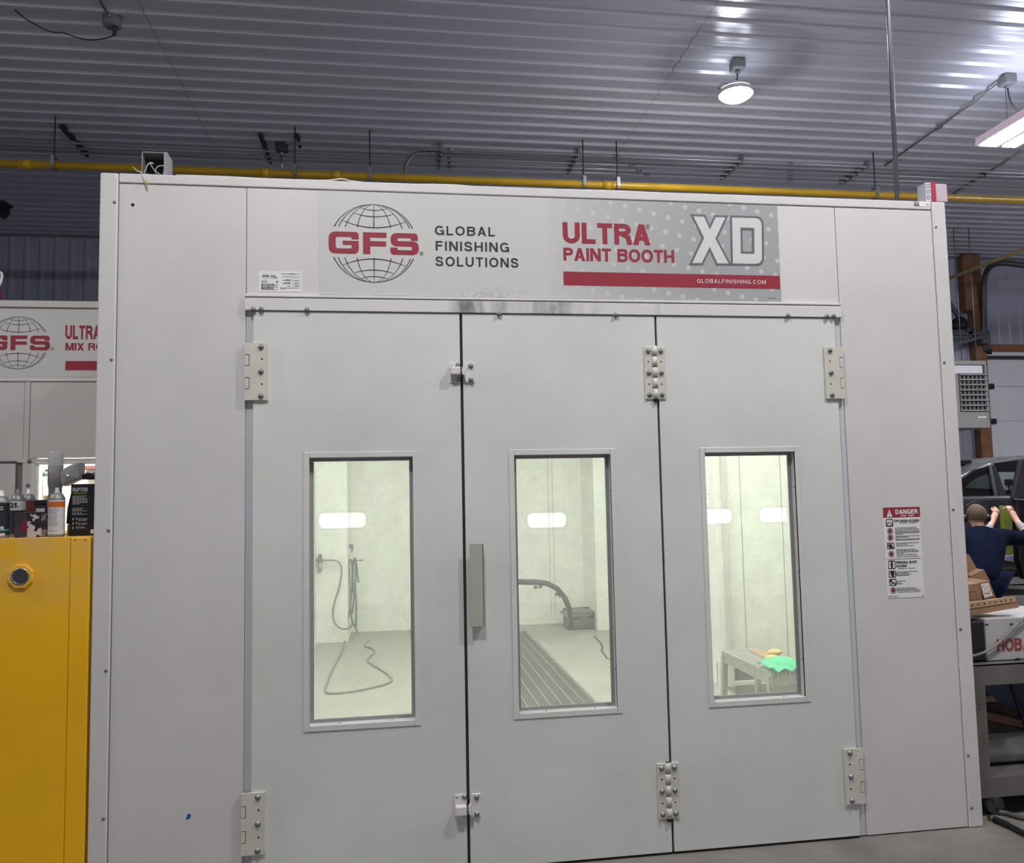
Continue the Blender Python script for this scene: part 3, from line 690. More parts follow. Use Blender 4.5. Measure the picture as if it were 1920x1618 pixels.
def gfs(mb, cx, cz, R, y):
    u = R/305.0
    def T(P): return [(cx+(p[0]-505)*u, cz-(p[1]-488)*u) + ((p[2]*u,) if len(p) > 2 else ()) for p in P]
    t, b = 403, 573
    G = [(390, 461), (337, 461), (337, 443, 14), (218, 443, 20), (218, 533, 20), (337, 533, 14), (337, 505), (270, 505), (270, 473), (390, 473), (390, b, 42), (165, b, 55), (165, t, 55), (390, t, 50)]
    F = [(422, t), (600, t), (600, t+40), (476, t+40), (476, t+68), (596, t+68), (596, t+108), (476, t+108), (476, b), (422, b)]
    Sx = [(630, t, 55), (838, t, 48), (838, 461), (785, 461), (785, 441, 12), (683, 441, 12), (683, 466, 10), (845, 466, 50), (845, b, 55), (628, b, 50), (628, 517), (682, 517), (682, 536, 12), (792, 536, 12), (792, 507, 12), (630, 507, 50)]
    for P in (G, F, Sx): flat(mb, [rpoly(T(P))], y)
def reg_mark(mb, cx, cz, r, y):
    flat(mb, [circ(cx, cz, r), circ(cx, cz, r*0.82)], y); text(mb, 'R', cx-r*0.38, cx+r*0.42, cz-r*0.5, cz+r*0.5, y, 0, 0.17)
sgx0, sgx1, sgz0, sgz1 = 0.998, 3.347, 2.7185, 3.2300
sign = MB().box(sgx0, sgx1, -0.0022, 0.0, sgz0, sgz1).build('sign', SIGNM, booth)
ga, gb = W(580+505/4.174, 340+182/4.174, y=0), W(580+508/4.174, 340+793/4.174, y=0)
gcx, gcz, gR = (ga.x+gb.x)/2, (ga.z+gb.z)/2, (ga.z-gb.z)/2
m = MB(); globe(m, gcx, gcz, gR, -0.0030); m.build('globe_logo', INK, sign)
m = MB(); gfs(m, gcx, gcz, gR, -0.0032); m.build('red_lettering', RED, sign)
def z2(x, y): return W(580+x/4.174, 340+y/4.174, y=0)
def z3(x, y): return W(1020+x/4.0, 360+y/4.0, y=0)
def tbox(fn, l, r, tl, bl, tr, br):
    A, B_, C_, D_ = fn(l, tl), fn(l, bl), fn(r, tr), fn(r, br)
    return (A.x+B_.x)/2, (C_.x+D_.x)/2, (B_.z+D_.z)/2, (A.z+C_.z)/2
for s_, bx in (('GLOBAL', (983, 1452, 348, 420, 361, 432)), ('FINISHING', (988, 1563, 469, 541, 481, 556)), ('SOLUTIONS', (988, 1635, 589, 663, 603, 677))):
    m = MB(); text(m, s_, *tbox(z2, *bx), -0.0032, 0, 0.165, 0.21); m.build('black_lettering', INK, sign)
m = MB(); q = z2(877, 567); reg_mark(m, q.x, q.z, 0.0095, -0.0032); m.build('registered_mark', INK, sign)
for s_, bx, wt, sp in (('ULTRA', (140, 795, 230, 387, 243, 397), 0.215, 0.085), ('PAINT BOOTH', (145, 975, 420, 517, 436, 531), 0.20, 0.075)):
    m = MB(); text(m, s_, *tbox(z3, *bx), -0.0032, 0, wt, sp); m.build('red_lettering', RED, sign)
m = MB(); q = z3(777, 262); reg_mark(m, q.x, q.z, 0.0125, -0.0032); m.build('registered_mark', INKG, sign)
x0, x1, za, zb = tbox(z3, 146, 1767, 602, 706, 625, 722)
band = MB().box(x0, x1, -0.0032, -0.002, za, zb).build('red_band', RED, sign)
m = MB(); x0, x1, za, zb = tbox(z3, 1147, 1660, 655, 684, 661, 690); text(m, 'GLOBALFINISHING.COM', x0, x1, za, zb, -0.0042, 0, 0.12, 0.26)
m.build('white_lettering', PAPER, sign)
def zz3(P): return [((lambda q_: (q_.x, q_.z))(z3(p[0], p[1]))+((p[2]*0.00066,) if len(p) > 2 else ())) for p in P]
Xo = zz3([(1095, 168), (1207, 172), (1242, 247), (1275, 175), (1382, 178), (1300, 352), (1407, 553), (1290, 552), (1241, 447), (1190, 550), (1085, 550), (1182, 345)])
Do = rpoly(zz3([(1393, 177), (1645, 184, 70), (1650, 556, 70), (1400, 553)]))
Dh = rpoly(zz3([(1470, 268), (1575, 271, 12), (1576, 466, 12), (1474, 464)])); Dhi = rpoly(zz3([(1485, 286), (1556, 289, 6), (1558, 449, 6), (1489, 447)]))
m = MB(); flat(m, [Xo], -0.0032); flat(m, [Do, Dh], -0.0032)
flat(m, [Dh, Dhi], -0.0035); m.build('outline_lettering', INKG, sign)
Xi = inset(Xo, 0.0108); Di = rpoly(zz3([(1408, 193), (1629, 199, 58), (1633, 541, 58), (1415, 537)]))
m = MB(); flat(m, [Xi], -0.0038); flat(m, [Di, Dh], -0.0038); m.build('white_lettering_fill', mat('print_white', (208, 207, 206), 0.4), sign)
m = MB(); q = z3(1680, 796); m.box(q.x, q.x+0.045, -0.0028, -0.002, q.z-0.002, q.z+0.001); m.build('fine_print', INKG, sign)

# ---- rating label left of the sign
def fine(mb, x0, x1, z, y, h=0.0028, words=True):
    x = x0
    while x < x1-0.002:
        w = min(random.uniform(0.006, 0.018)*(1 if words else 9), x1-x); mb.quad([(x, y, z-h/2), (x+w, y, z-h/2), (x+w, y, z+h/2), (x, y, z+h/2)]); x += w+0.0025
a, b = W(485, 507.5, y=0), W(566, 547.5, y=0); a2 = W(566, 509.5, y=0)
lx0, lx1, lz0, lz1 = a.x, b.x, b.z, (a.z+a2.z)/2; lw, lh = lx1-lx0, lz1-lz0
nl = MB().box(lx0, lx1, -0.0015, 0.0, lz0, lz1).build('rating_label', PAPER, booth)
m = MB(); gc = (lx0+lw*0.165, lz1-lh*0.26); globe(m, gc[0], gc[1], lh*0.14, -0.0022); gfs(m, gc[0], gc[1], lh*0.14, -0.0024)
for k, s_ in enumerate(('GLOBAL', 'FINISHING', 'SOLUTIONS')): text(m, s_, lx0+lw*0.275, lx0+lw*(0.39, 0.42, 0.435)[k], lz1-lh*(0.235+0.065*k), lz1-lh*(0.19+0.065*k), -0.0022, 0, 0.2)
m.prism([(lx0+lw*0.40, lz1-lh*0.57), (lx0+lw*0.45, lz1-lh*0.57), (lx0+lw*0.425, lz1-lh*0.45)], -0.0022, -0.0015)
for v in (0.50, 0.555): fine(m, lx0+lw*0.06, lx0+lw*0.2, lz1-lh*v, -0.002, 0.0022)
for v in (0.64, 0.675, 0.71, 0.745, 0.79, 0.81, 0.845, 0.88, 0.91): fine(m, lx0+lw*0.06, lx0+lw*random.uniform(0.33, 0.46), lz1-lh*v, -0.002, 0.0020)
for v, u0, u1 in ((0.13, 0.52, 0.85), (0.27, 0.55, 0.73), (0.42, 0.61, 0.74), (0.46, 0.55, 0.74), (0.56, 0.60, 0.74), (0.60, 0.56, 0.74), (0.72, 0.66, 0.73), (0.82, 0.5, 0.96), (0.87, 0.5, 0.6)): fine(m, lx0+lw*u0, lx0+lw*u1, lz1-lh*v, -0.002, 0.0026)
for v in (0.46, 0.60, 0.72): fine(m, lx0+lw*0.84, lx0+lw*0.92, lz1-lh*v, -0.002, 0.0026)
m.build('fine_print', INK, nl)
m = MB()
for v, u0 in ((0.13, 0.72), (0.28, 0.72), (0.45, 0.77), (0.59, 0.77), (0.72, 0.77)): m.box(lx0+lw*u0, lx0+lw*0.965, -0.0018, -0.0012, lz1-lh*(v+0.045), lz1-lh*(v-0.045))
m.build('entry_field', mat('field_grey', (196, 194, 194), 0.5), nl)
a, b = W(1712, 377, y=-0.006), W(1743, 387.5, y=-0.006)
sl = MB().box(a.x, b.x, -0.0055, -0.004, b.z, a.z).build('small_label', PAPER, booth)
m = MB(); ww = b.x-a.x; hh = a.z-b.z
for v in (0.2, 0.45, 0.7, 0.85): fine(m, a.x+0.004, a.x+ww*0.38, a.z-hh*v, -0.0060, 0.004)
fine(m, a.x+ww*0.8, a.x+ww*0.95, a.z-hh*0.6, -0.006, 0.004); m.build('fine_print', INK, sl)

# ---- danger notice on the right panel
A, B_, C_, D_ = W(1655, 952, y=0), W(1724, 949.5, y=0), W(1664, 1121.5, y=0), W(1733, 1119, y=0)
dx0, dx1, dz1, dz0 = (A.x+C_.x)/2, (B_.x+D_.x)/2, (A.z+B_.z)/2, (C_.z+D_.z)/2; dw, dh = dx1-dx0, dz1-dz0
def DX(u): return dx0+dw*u
def DZ(v): return dz1-dh*v
dn = MB().box(dx0, dx1, -0.0018, 0.0, dz0, dz1).build('danger_notice', PAPER, booth)
rb = MB().box(dx0, dx1, -0.0025, -0.0015, DZ(0.113), dz1).build('red_header', RED, dn)
m = MB(); text(m, 'DANGER', DX(0.33), DX(0.93), DZ(0.078), DZ(0.026), -0.0032, 0, 0.22, 0.09)
flat(m, [[(DX(0.085), DZ(0.105)), (DX(0.245), DZ(0.105)), (DX(0.165), DZ(0.022))], [(DX(0.158), DZ(0.082)), (DX(0.172), DZ(0.082)), (DX(0.176), DZ(0.05)), (DX(0.154), DZ(0.05))], circ(DX(0.165), DZ(0.093), 0.003, 8)], -0.0032)
fine(m, DX(0.47), DX(0.61), DZ(0.096), -0.003, 0.005); fine(m, DX(0.68), DX(0.83), DZ(0.096), -0.003, 0.005)
m.build('white_lettering', PAPER, dn)
m = MB()
text(m, 'EXPLOSION HAZARDS', DX(0.29), DX(0.965), DZ(0.166), DZ(0.139), -0.0026, 0, 0.23, 0.12)
text(m, 'PERSONAL INJURY', DX(0.27), DX(0.85), DZ(0.626), DZ(0.597), -0.0026, 0, 0.23, 0.12)
text(m, 'HAZARDS', DX(0.27), DX(0.56), DZ(0.664), DZ(0.636), -0.0026, 0, 0.23, 0.12)
def icon(v0, v1, u0=0.06, u1=0.255):
    flat(m, [rpoly([(DX(u0), DZ(v1), 0.006), (DX(u1), DZ(v1), 0.006), (DX(u1), DZ(v0), 0.006), (DX(u0), DZ(v0), 0.006)]), rpoly([(DX(u0)+0.004, DZ(v1)+0.004, 0.004), (DX(u1)-0.004, DZ(v1)+0.004, 0.004), (DX(u1)-0.004, DZ(v0)-0.004, 0.004), (DX(u0)+0.004, DZ(v0)-0.004, 0.004)])], -0.0026)
icon(0.13, 0.212); icon(0.39, 0.462); icon(0.588, 0.682); icon(0.70, 0.775); icon(0.79, 0.865)
for k in range(6):      # burst
    an = math.radians(20+28*k); cx, cz = DX(0.157), DZ(0.205); m.ribbon([(cx+0.012*math.cos(an), cz+0.012*math.sin(an)), (cx+0.024*math.cos(an), cz+0.024*math.sin(an))], [0.005, 0.002], -0.0026)
m.ribbon([(DX(0.08), DZ(0.205)), (DX(0.235), DZ(0.205))], 0.004, -0.0026)
flat(m, [circ(DX(0.15), DZ(0.428), 0.011)], -0.0026); m.ribbon([(DX(0.15), DZ(0.428)), (DX(0.24), DZ(0.455))], 0.006, -0.0027); m.ribbon([(DX(0.08), DZ(0.405)), (DX(0.15), DZ(0.428))], 0.004, -0.0027)
flat(m, [circ(DX(0.157), DZ(0.601), 0.006)], -0.0026); flat(m, [rpoly([(DX(0.125), DZ(0.645), 0.002), (DX(0.19), DZ(0.645), 0.002), (DX(0.19), DZ(0.61), 0.006), (DX(0.125), DZ(0.61), 0.006)])], -0.0027); m.box(DX(0.135), DX(0.18), -0.0027, -0.0018, DZ(0.678), DZ(0.64))
flat(m, [circ(DX(0.16), DZ(0.727), 0.012)], -0.0026); m.box(DX(0.14), DX(0.2), -0.0027, -0.0018, DZ(0.77), DZ(0.745))
m.ribbon([(DX(0.09), DZ(0.81)), (DX(0.14), DZ(0.83)), (DX(0.19), DZ(0.835)), (DX(0.24), DZ(0.855))], 0.007, -0.0026); m.ribbon([(DX(0.14), DZ(0.83)), (DX(0.11), DZ(0.852))], 0.005, -0.0026); flat(m, [circ(DX(0.11), DZ(0.806), 0.006)], -0.0027)
fp = MB()
for v, u0, u1 in ((0.23, 0.3, 0.9), (0.245, 0.3, 0.95), (0.262, 0.3, 0.96), (0.275, 0.3, 0.96), (0.288, 0.3, 0.95), (0.30, 0.3, 0.5), (0.321, 0.3, 0.96), (0.333, 0.3, 0.65), (0.353, 0.3, 0.95), (0.365, 0.3, 0.94), (0.398, 0.3, 0.92), (0.412, 0.3, 0.62), (0.43, 0.3, 0.78), (0.470, 0.3, 0.82), (0.484, 0.3, 0.92), (0.498, 0.3, 0.9), (0.511, 0.3, 0.5), (0.528, 0.3, 0.86), (0.548, 0.3, 0.9), (0.176, 0.43, 0.63), (0.176, 0.67, 0.9), (0.679, 0.33, 0.55), (0.679, 0.6, 0.78), (0.715, 0.25, 0.85), (0.728, 0.25, 0.6), (0.744, 0.25, 0.68), (0.755, 0.25, 0.6), (0.815, 0.25, 0.5), (0.833, 0.25, 0.38), (0.846, 0.25, 0.42), (0.893, 0.25, 0.78), (0.908, 0.25, 0.82), (0.921, 0.25, 0.9), (0.938, 0.25, 0.88), (0.983, 0.02, 0.3), (0.983, 0.93, 0.97)):
    fine(fp, DX(u0), DX(u1), DZ(v), -0.0026, 0.0034)
m.ribbon([(DX(0.04), DZ(0.574)), (DX(0.96), DZ(0.572))], 0.002, -0.0026)
def figure(v): 
    flat(m, [circ(DX(0.16), DZ(v), 0.009, 10)], -0.0026); m.ribbon([(DX(0.11), DZ(v+0.02)), (DX(0.2), DZ(v-0.015))], 0.004, -0.0027)
figure(0.262); figure(0.335); figure(0.515); figure(0.915)
m.build('black_print', INK, dn); fp.build('fine_print', mat('print_soft', (92, 92, 98), 0.5), dn)
for v in (0.262, 0.335, 0.515, 0.915):
    m = MB()
    cx, cz, r = DX(0.16), DZ(v), dh*0.034
    flat(m, [circ(cx, cz, r), circ(cx, cz, r*0.8)], -0.0030); m.ribbon([(cx-r*0.66, cz+r*0.66), (cx+r*0.66, cz-r*0.66)], r*0.18, -0.0030)
    m.build('prohibition_mark', RED, dn)

# ---- inside of the booth
IX0, IX1, IY1 = 0.40, 4.20, 6.90
LNE = mat('inner_seam', (150, 152, 138), 0.6)
def seams_x(mb, y, xs, z0=0.12, z1=3.0, w=0.006):
    for x in xs: mb.box(x-w/2, x+w/2, y-0.002, y+0.001, z0, z1, 1)
m = MB().box(0.05, 4.265, IY1, 6.98, 0, 3.2); seams_x(m, IY1, (1.86, 2.02, 3.40, 3.46)); m.box(IX0, IX1, IY1-0.012, IY1, 0.0, 0.085)
m.build('interior_end_wall', [INNER, LNE], booth)
m = MB().box(IX0-0.05, IX0, 0.06, IY1, 0, 3.2)
for y in (1.2, 2.4, 3.6, 4.8, 6.0): m.box(IX0-0.001, IX0+0.002, y-0.003, y+0.003, 0.1, 3.1, 1)
m.build('interior_side_wall', [INNER, LNE], booth)
m = MB().box(IX1, 4.265, 3.12, IY1, 0, 3.2)
for y in (3.42, 4.6, 5.8): m.box(IX1-0.002, IX1+0.001, y-0.003, y+0.003, 0.1, 3.1, 1)
m.build('interior_side_wall', [INNER, LNE], booth)
m = MB().box(IX1, 5.20, 3.10, 3.14, 0.155, 3.2); seams_x(m, 3.10, (W(1322, 900, y=3.1).x, W(1387, 900, y=3.1).x, W(1461, 850, y=3.1).x), 0.16, 3.1)
m.build('recess_wall', [INNER, LNE], booth)
MB().box(IX1, 5.20, 3.11, 3.16, 0.0, 0.03).box(4.3, 4.33, 3.115, 3.13, 0.0, 0.16).box(4.75, 4.78, 3.115, 3.13, 0, 0.16).box(IX1, 5.20, 3.16, 3.18, 0, 0.2, 1).build('exhaust_slot', [INNER, mat('filter_grey', (120, 122, 124), 0.8)], booth)
MB().box(5.18, 5.22, 1.3, 3.14, 0, 3.2).box(4.2, 5.22, 1.3, 1.34, 0, 3.2).box(4.20, 4.265, 0.06, 1.34, 0, 3.2).build('recess_side', INNER, booth)
MB().box(IX0, 4.25, 0.06, IY1, 3.19, 3.2).box(4.25, 5.2, 1.31, 3.13, 3.19, 3.2).build('interior_ceiling', INNER, booth)
MB().box(IX0, IX1, 0.06, IY1, 0.0005, 0.003).build('interior_floor', mat('floor_dusted', (168, 167, 160), 0.6, noise=(1.5, 0.08, 8)), booth)
cx = W(652, 1150, y=6.2).x
MB().box(IX0, cx, 6.2, IY1, 0, 3.19).build('corner_column', INNER, booth)
cx2 = W(1118, 1100, y=6.2).x
MB().box(cx2, IX1, 6.2, IY1, 0, 3.19).build('corner_column', INNER, booth)
for (x0, x1, y0, y1) in ((0.6, 0.95, 0.9, 2.5), (0.6, 0.95, 3.3, 4.9), (3.6, 3.95, 0.9, 2.5), (3.6, 3.95, 3.3, 4.9), (1.5, 2.9, 1.4, 1.7), (4.58, 4.88, 1.6, 2.1)):  # last fixture added to brighten the recess wall
    lf = MB().box(x0-0.04, x1+0.04, y0-0.04, y1+0.04, 3.13, 3.19).build('ceiling_light', TRIMW, booth)
    MB().box(x0, x1, y0, y1, 3.122, 3.131).build('lens', BOOTHL, lf)

# ------------------------------------------------------------------ lamps
LAMPW = mat('lamp_white', (222, 222, 224), 0.35)
BOXG = mat('electrical_box_grey', (112, 114, 118), 0.5, noise=(8, 0.08))
CORD = mat('cord_dark', (34, 34, 37), 0.5)
UPG = emat('added_cover_glow', (244, 246, 255), 7.0)
def highbay(x, y, z, label, boxx=None, group='round high-bay lamps'):
    base = (x, y, z); t = thing('high_bay_lamp', base, label, 'lamp', group); bx = x+0.03 if boxx is None else boxx
    MB().box(bx-0.065, bx+0.065, y-0.065, y+0.065, HC-0.11, HC-0.0005, 0, 0.015).cyl((bx, y, HC-0.15), (bx, y, HC-0.11), 0.022).build('mounting_box', BOXG, t)
    MB().tube([(bx, y, HC-0.14), (bx-0.01, y, HC-0.2), (x+0.02, y, z+0.16), (x, y, z+0.12)], 0.007).build('cord', CORD, t)
    MB().tube([(x-0.03, y, z+0.09), (x-0.12, y+0.02, z+0.11), (x-0.17, y+0.03, z+0.06), (x-0.1, y, z+0.04)], 0.005).build('power_lead', CORD, t)
    MB().lathe([(0, 0.13), (0.03, 0.13), (0.045, 0.08), (0.12, 0.055), (0.172, 0.03), (0.172, 0.0), (0.172, -0.010), (0.162, -0.010), (0.162, 0.0), (0, 0.0)], base, 0, 32).build('housing', LAMPW, t)
    MB().lathe([(0.160, -0.006), (0.150, -0.026), (0.115, -0.050), (0.06, -0.064), (0, -0.067)], base, 0, 32).build('lens', LAMPM, t)
    MB().lathe([(0.110, 0.0605), (0.165, 0.0365)], base, 0, 32).build('added_glow_ring', UPG, t)  # glow ring added to fill the dark circle on the ceiling
    return t
hb = highbay(4.80, 3.59, 5.74, 'lit round high-bay lamp hanging from a grey box above the right door', 4.83)
for (x, y) in ((4.3, -1.9), (0.9, -2.5), (-4.4, -0.9), (9.6, -2.0), (12.6, 4.6)):  # unseen assumed lamps; outer ones added to light mixing room and right bay
    r = hb.copy(); COL.objects.link(r); r.location = (x, y, 5.74); r['label'] = 'unseen round high-bay lamp assumed over the open shop floor'
    for ch in list(hb.children):
        c = ch.copy(); COL.objects.link(c); c.parent = r
lxa = W(1835, 274, z=5.4).x; lxb = W(1886, 286, z=5.4).x; lw = lxb-lxa
t = thing('linear_lamp', ((lxa+lxb)/2, 3.1, 5.4), 'lit linear high-bay lamp with two bright strips near the right edge', 'lamp')
MB().box(lxa-0.03, lxb+0.03, 2.44, 3.79, 5.432, 5.49, 0, 0.008).box(lxa-0.034, lxa-0.004, 2.44, 3.79, 5.402, 5.44, 0, 0.003).box(lxb+0.004, lxb+0.034, 2.44, 3.79, 5.402, 5.44, 0, 0.003).box((lxa+lxb)/2-0.02, (lxa+lxb)/2+0.02, 2.45, 3.78, 5.39, 5.44, 0, 0.008).build('housing', mat('lamp_lilac', (206, 188, 204), 0.4), t)
for a, b in ((lxa, lxa+lw*0.44), (lxb-lw*0.36, lxb)):
    MB().box(a, b, 2.46, 3.77, 5.395, 5.432, 0, 0.008).build('light_strip', TUBEM, t)
cb = W(1888, 150, z=6.05)
MB().box(cb.x-0.07, cb.x+0.07, cb.y-0.07, cb.y+0.07, HC-0.11, HC-0.0005, 0, 0.02).cyl((cb.x, cb.y, HC-0.14), (cb.x, cb.y, HC-0.10), 0.02).build('mounting_box', BOXG, t)
MB().tube([(cb.x, cb.y, HC-0.12), (cb.x+0.03, cb.y, HC-0.3), (cb.x+0.14, cb.y, HC-0.42), (cb.x+0.17, cb.y-0.1, HC-0.52), ((lxa+lxb)/2, 3.0, 5.49)], 0.008).build('cord', CORD, t)
MB().box(lxa+lw*0.2, lxb-lw*0.2, 2.6, 3.6, 5.4895, 5.494).build('added_uplight_strip', emat('added_uplight', (236, 240, 255), 10.0), t)  # unseen uplight added to brighten the ceiling above
for yy in (2.7, 3.6): MB().cyl(((lxa+lxb)/2, yy, 5.48), ((lxa+lxb)/2, yy, HC-0.02), 0.003, 0, 6).build('hanger_wire', DKSTEEL, t)

# ------------------------------------------------------------------ pipes and conduits under the ceiling
def P1(name, mb, m, label, cat, group=None): return tag(mb.build(name, m), label, cat, group)
PY, PZ = 5.57, 5.53
m = MB().cyl((XL+0.1, PY, PZ), (XR-0.2, PY, PZ), 0.044, 0, 20)
gp = at(m, (4, PY, PZ)).build('gas_pipe', YEL); tag(gp, 'long yellow gas pipe running level behind the top of the booth', 'pipe')
for px_ in (50, 496, 630, 1138):
    xx = W(px_, 330, y=PY).x
    MB().cyl((xx-0.06, PY, PZ), (xx+0.06, PY, PZ), 0.052, 0, 20).cyl((xx-0.066, PY, PZ), (xx-0.058, PY, PZ), 0.056).cyl((xx+0.058, PY, PZ), (xx+0.066, PY, PZ), 0.056).build('pipe_coupling', YEL, gp)
HL = ['hanger rod at the far left holding the yellow gas pipe', 'hanger rod on the gas pipe above the globe-side fascia seam', 'hanger rod on the gas pipe above the globe logo', 'left one of two close hanger rods above the red slogan', 'right one of two close hanger rods, with a bright clevis', 'hanger rod on the gas pipe left of the tall vertical conduit']
for (px_, py_), lb in zip(((101, 215), (553, 238), (693, 243), (1092, 262), (1155, 265), (1638, 285)), HL):
    xx = W(px_, py_, z=HC).x
    t = thing('pipe_hanger', (xx, PY, PZ), lb, 'pipe hanger', 'hanger rods of the gas pipe')
    MB().cyl((xx, PY, PZ+0.08), (xx, PY, HC-0.001), 0.0075, 0, 8).build('rod', DKSTEEL, t)
    MB().box(xx-0.02, xx+0.02, PY-0.062, PY-0.056, PZ-0.03, PZ+0.09).box(xx-0.02, xx+0.02, PY+0.056, PY+0.062, PZ-0.03, PZ+0.09).box(xx-0.02, xx+0.02, PY-0.06, PY+0.06, PZ+0.085, PZ+0.091).box(xx-0.02, xx+0.02, PY-0.06, PY+0.06, PZ-0.052, PZ-0.046).cyl((xx, PY, PZ+0.08), (xx, PY, PZ+0.12), 0.016, 0, 6).build('clevis', GALV, t)
CZ = 6.02
COND = mat('conduit_zinc', (176, 178, 184), 0.3, 0.4)
cys = [W(1000, p_, z=CZ).y for p_ in (287, 294.5, 303, 312, 319.5)]
starts = [W(536, 270, z=CZ).x, W(806, 288, z=CZ).x, XL+0.2, XL+0.2, XL+0.2]
CLB = ['nearest level conduit, starting at the small box left of the curved one', 'conduit that bends down in a curve above the lettering', 'third level conduit from the front of the bundle of five', 'fourth level conduit from the front of the bundle', 'rearmost level conduit of the bundle under the ceiling']
for k, (yy, xs) in enumerate(zip(cys, starts)):
    mb = MB()
    if k == 1:
        e = W(760, 325, y=yy)
        pts = [(xs, yy, CZ)]+[(e.x+0.24-0.24*math.sin(a_*PI/16), yy, CZ-0.24+0.24*math.cos(a_*PI/16)) for a_ in range(1, 9)]+[(e.x, yy, 3.255)]
        o = at(mb.tube(pts, 0.022, 0, 10, 1), (xs, yy, CZ)).build('bent_conduit', mat('conduit_dull', (120, 124, 122), 0.45, 0.5))
        tag(o, CLB[k], 'conduit', 'level conduits'); MB().cyl((xs, yy, CZ), (XR-0.2, yy, CZ), 0.014, 0, 10).build('straight_run', COND, o)
        MB().cyl((xs-0.04, yy, CZ), (xs+0.06, yy, CZ), 0.022, 0, 10).build('coupling', GALV, o)
    else:
        o = at(mb.cyl((xs, yy, CZ), (XR-0.2, yy, CZ), 0.014, 0, 10), (xs, yy, CZ)).build('conduit', COND); tag(o, CLB[k], 'conduit', 'level conduits')
        for px_ in (845, 1155+14*k, 1480):
            xx = W(px_, 300, y=yy).x; MB().cyl((xx-0.04, yy, CZ), (xx+0.04, yy, CZ), 0.019, 0, 10).build('coupling', GALV, o)
SLB = ['dark strut holding conduits at the far left', 'dark strut left of the small junction box', 'dark strut just right of the small junction box', 'conduit strut right above the curved conduit end', 'conduit strut left of the two close hanger rods', 'conduit strut above the outlined letters', 'conduit strut left of the tall vertical conduit']
for (px_, py_), lb in zip(((128, 250), (493, 265), (558, 255), (826, 278), (1081, 290), (1383, 303), (1613, 315)), SLB):
    q = W(px_, py_, z=HC-0.03); y0, y1 = (5.72, 6.55) if px_ < 600 else (5.80, 6.52)
    if px_ == 558: y0, y1 = 5.68, 6.02
    o = at(MB().box(q.x-0.018, q.x+0.018, y0, y1, HC-0.062, HC-0.001, 0), (q.x, y0, HC-0.06)).build('conduit_strut', DKSTEEL if px_ < 600 else mat('strut_zinc', (130, 132, 138), 0.45, 0.4))
    tag(o, lb, 'strut', 'struts of the conduits')
    for k, yy in enumerate(cys):
        if y0 < yy < y1 and q.x > starts[k]: MB().box(q.x-0.018, q.x+0.018, yy-0.022, yy+0.022, CZ-0.02, CZ+0.024, 0, 0.006).build('conduit_clamp', GALV, o)
q = W(528, 277, z=6.04)
t = thing('junction_box', (q.x, q.y, 6.0), 'small dark junction box with a short down pipe under the ceiling', 'junction box')
MB().box(q.x-0.07, q.x+0.07, q.y-0.06, q.y+0.06, HC-0.11, HC-0.001, 0, 0.012).build('body', mat('jbox_dark', (62, 64, 72), 0.5), t)
MB().cyl((q.x, q.y, HC-0.40), (q.x, q.y, HC-0.1), 0.014).cyl((q.x, q.y, HC-0.16), (q.x, q.y, HC-0.1), 0.022).build('down_pipe', GALV, t)
# conduits along the depth of the shop
a, b = W(1660, 310, z=HC-0.03), cb
o = P1('conduit', at(MB().cyl((a.x, a.y, HC-0.03), (b.x+0.02, b.y, HC-0.05), 0.013), a).cyl((a.x, a.y, HC-0.03), (a.x-0.15, a.y+0.35, HC-0.03), 0.016) if False else at(MB().cyl((a.x, a.y, HC-0.03), (b.x-0.03, b.y+0.06, HC-0.05), 0.013), a), GALV, 'thin ceiling conduit running from the bundle to the linear lamp', 'conduit')
mid = (Vector((a.x, a.y, HC-0.03))+Vector((b.x, b.y, HC-0.05)))/2; MB().cyl(mid-Vector((0, 0.05, 0)), mid+Vector((0, 0.05, 0)), 0.02).build('coupling', GALV, o)
a, b = W(1786, 364, z=HC-0.03), W(1935, 271, z=HC-0.03)
o = P1('conduit', at(MB().cyl((a.x, a.y, HC-0.03), (b.x, b.y, HC-0.03), 0.016), a), GALV, 'ceiling conduit slanting up to the right edge below the linear lamp', 'conduit')
q = W(1845, 322, z=HC-0.03); MB().box(q.x-0.03, q.x+0.03, q.y-0.03, q.y+0.03, HC-0.06, HC-0.0).cyl((q.x, q.y, HC-0.1), (q.x, q.y, HC-0.05), 0.012).build('conduit_clamp', DKSTEEL, o)
a = W(1665, 0, y=0.3); b = W(1682, 372, y=0.3); d_ = (a-b).normalized(); top = b+d_*((HC-b.z)/d_.z); bot = b+d_*((3.258-b.z)/d_.z)
o = P1('vertical_conduit', at(MB().cyl(bot, top, 0.013, 0, 12), bot), mat('conduit_grey', (126, 124, 130), 0.4, 0.5), 'tall vertical conduit from the booth top up to the ceiling', 'conduit')
MB().lathe([(0.013, 0), (0.03, 0.0), (0.03, 0.01), (0.02, 0.03), (0.013, 0.03)], bot, 0, 14).build('base_flange', GALV, o)
q = W(1922, 458, z=PZ); q2 = W(1780, 522, z=PZ); yx = q2.x
o = P1('branch_gas_pipe', at(MB().cyl((yx, PY+0.06, PZ), (yx, YB-0.05, PZ), 0.03), (yx, PY, PZ)), mat('gas_yellow_pale', (190, 172, 96), 0.4, noise=(3, 0.1)), 'pale yellow branch pipe running back over the garage door', 'pipe')
MB().cyl((yx, PY+0.045, PZ), (yx, PY+0.16, PZ), 0.04).build('tee', YEL, o)
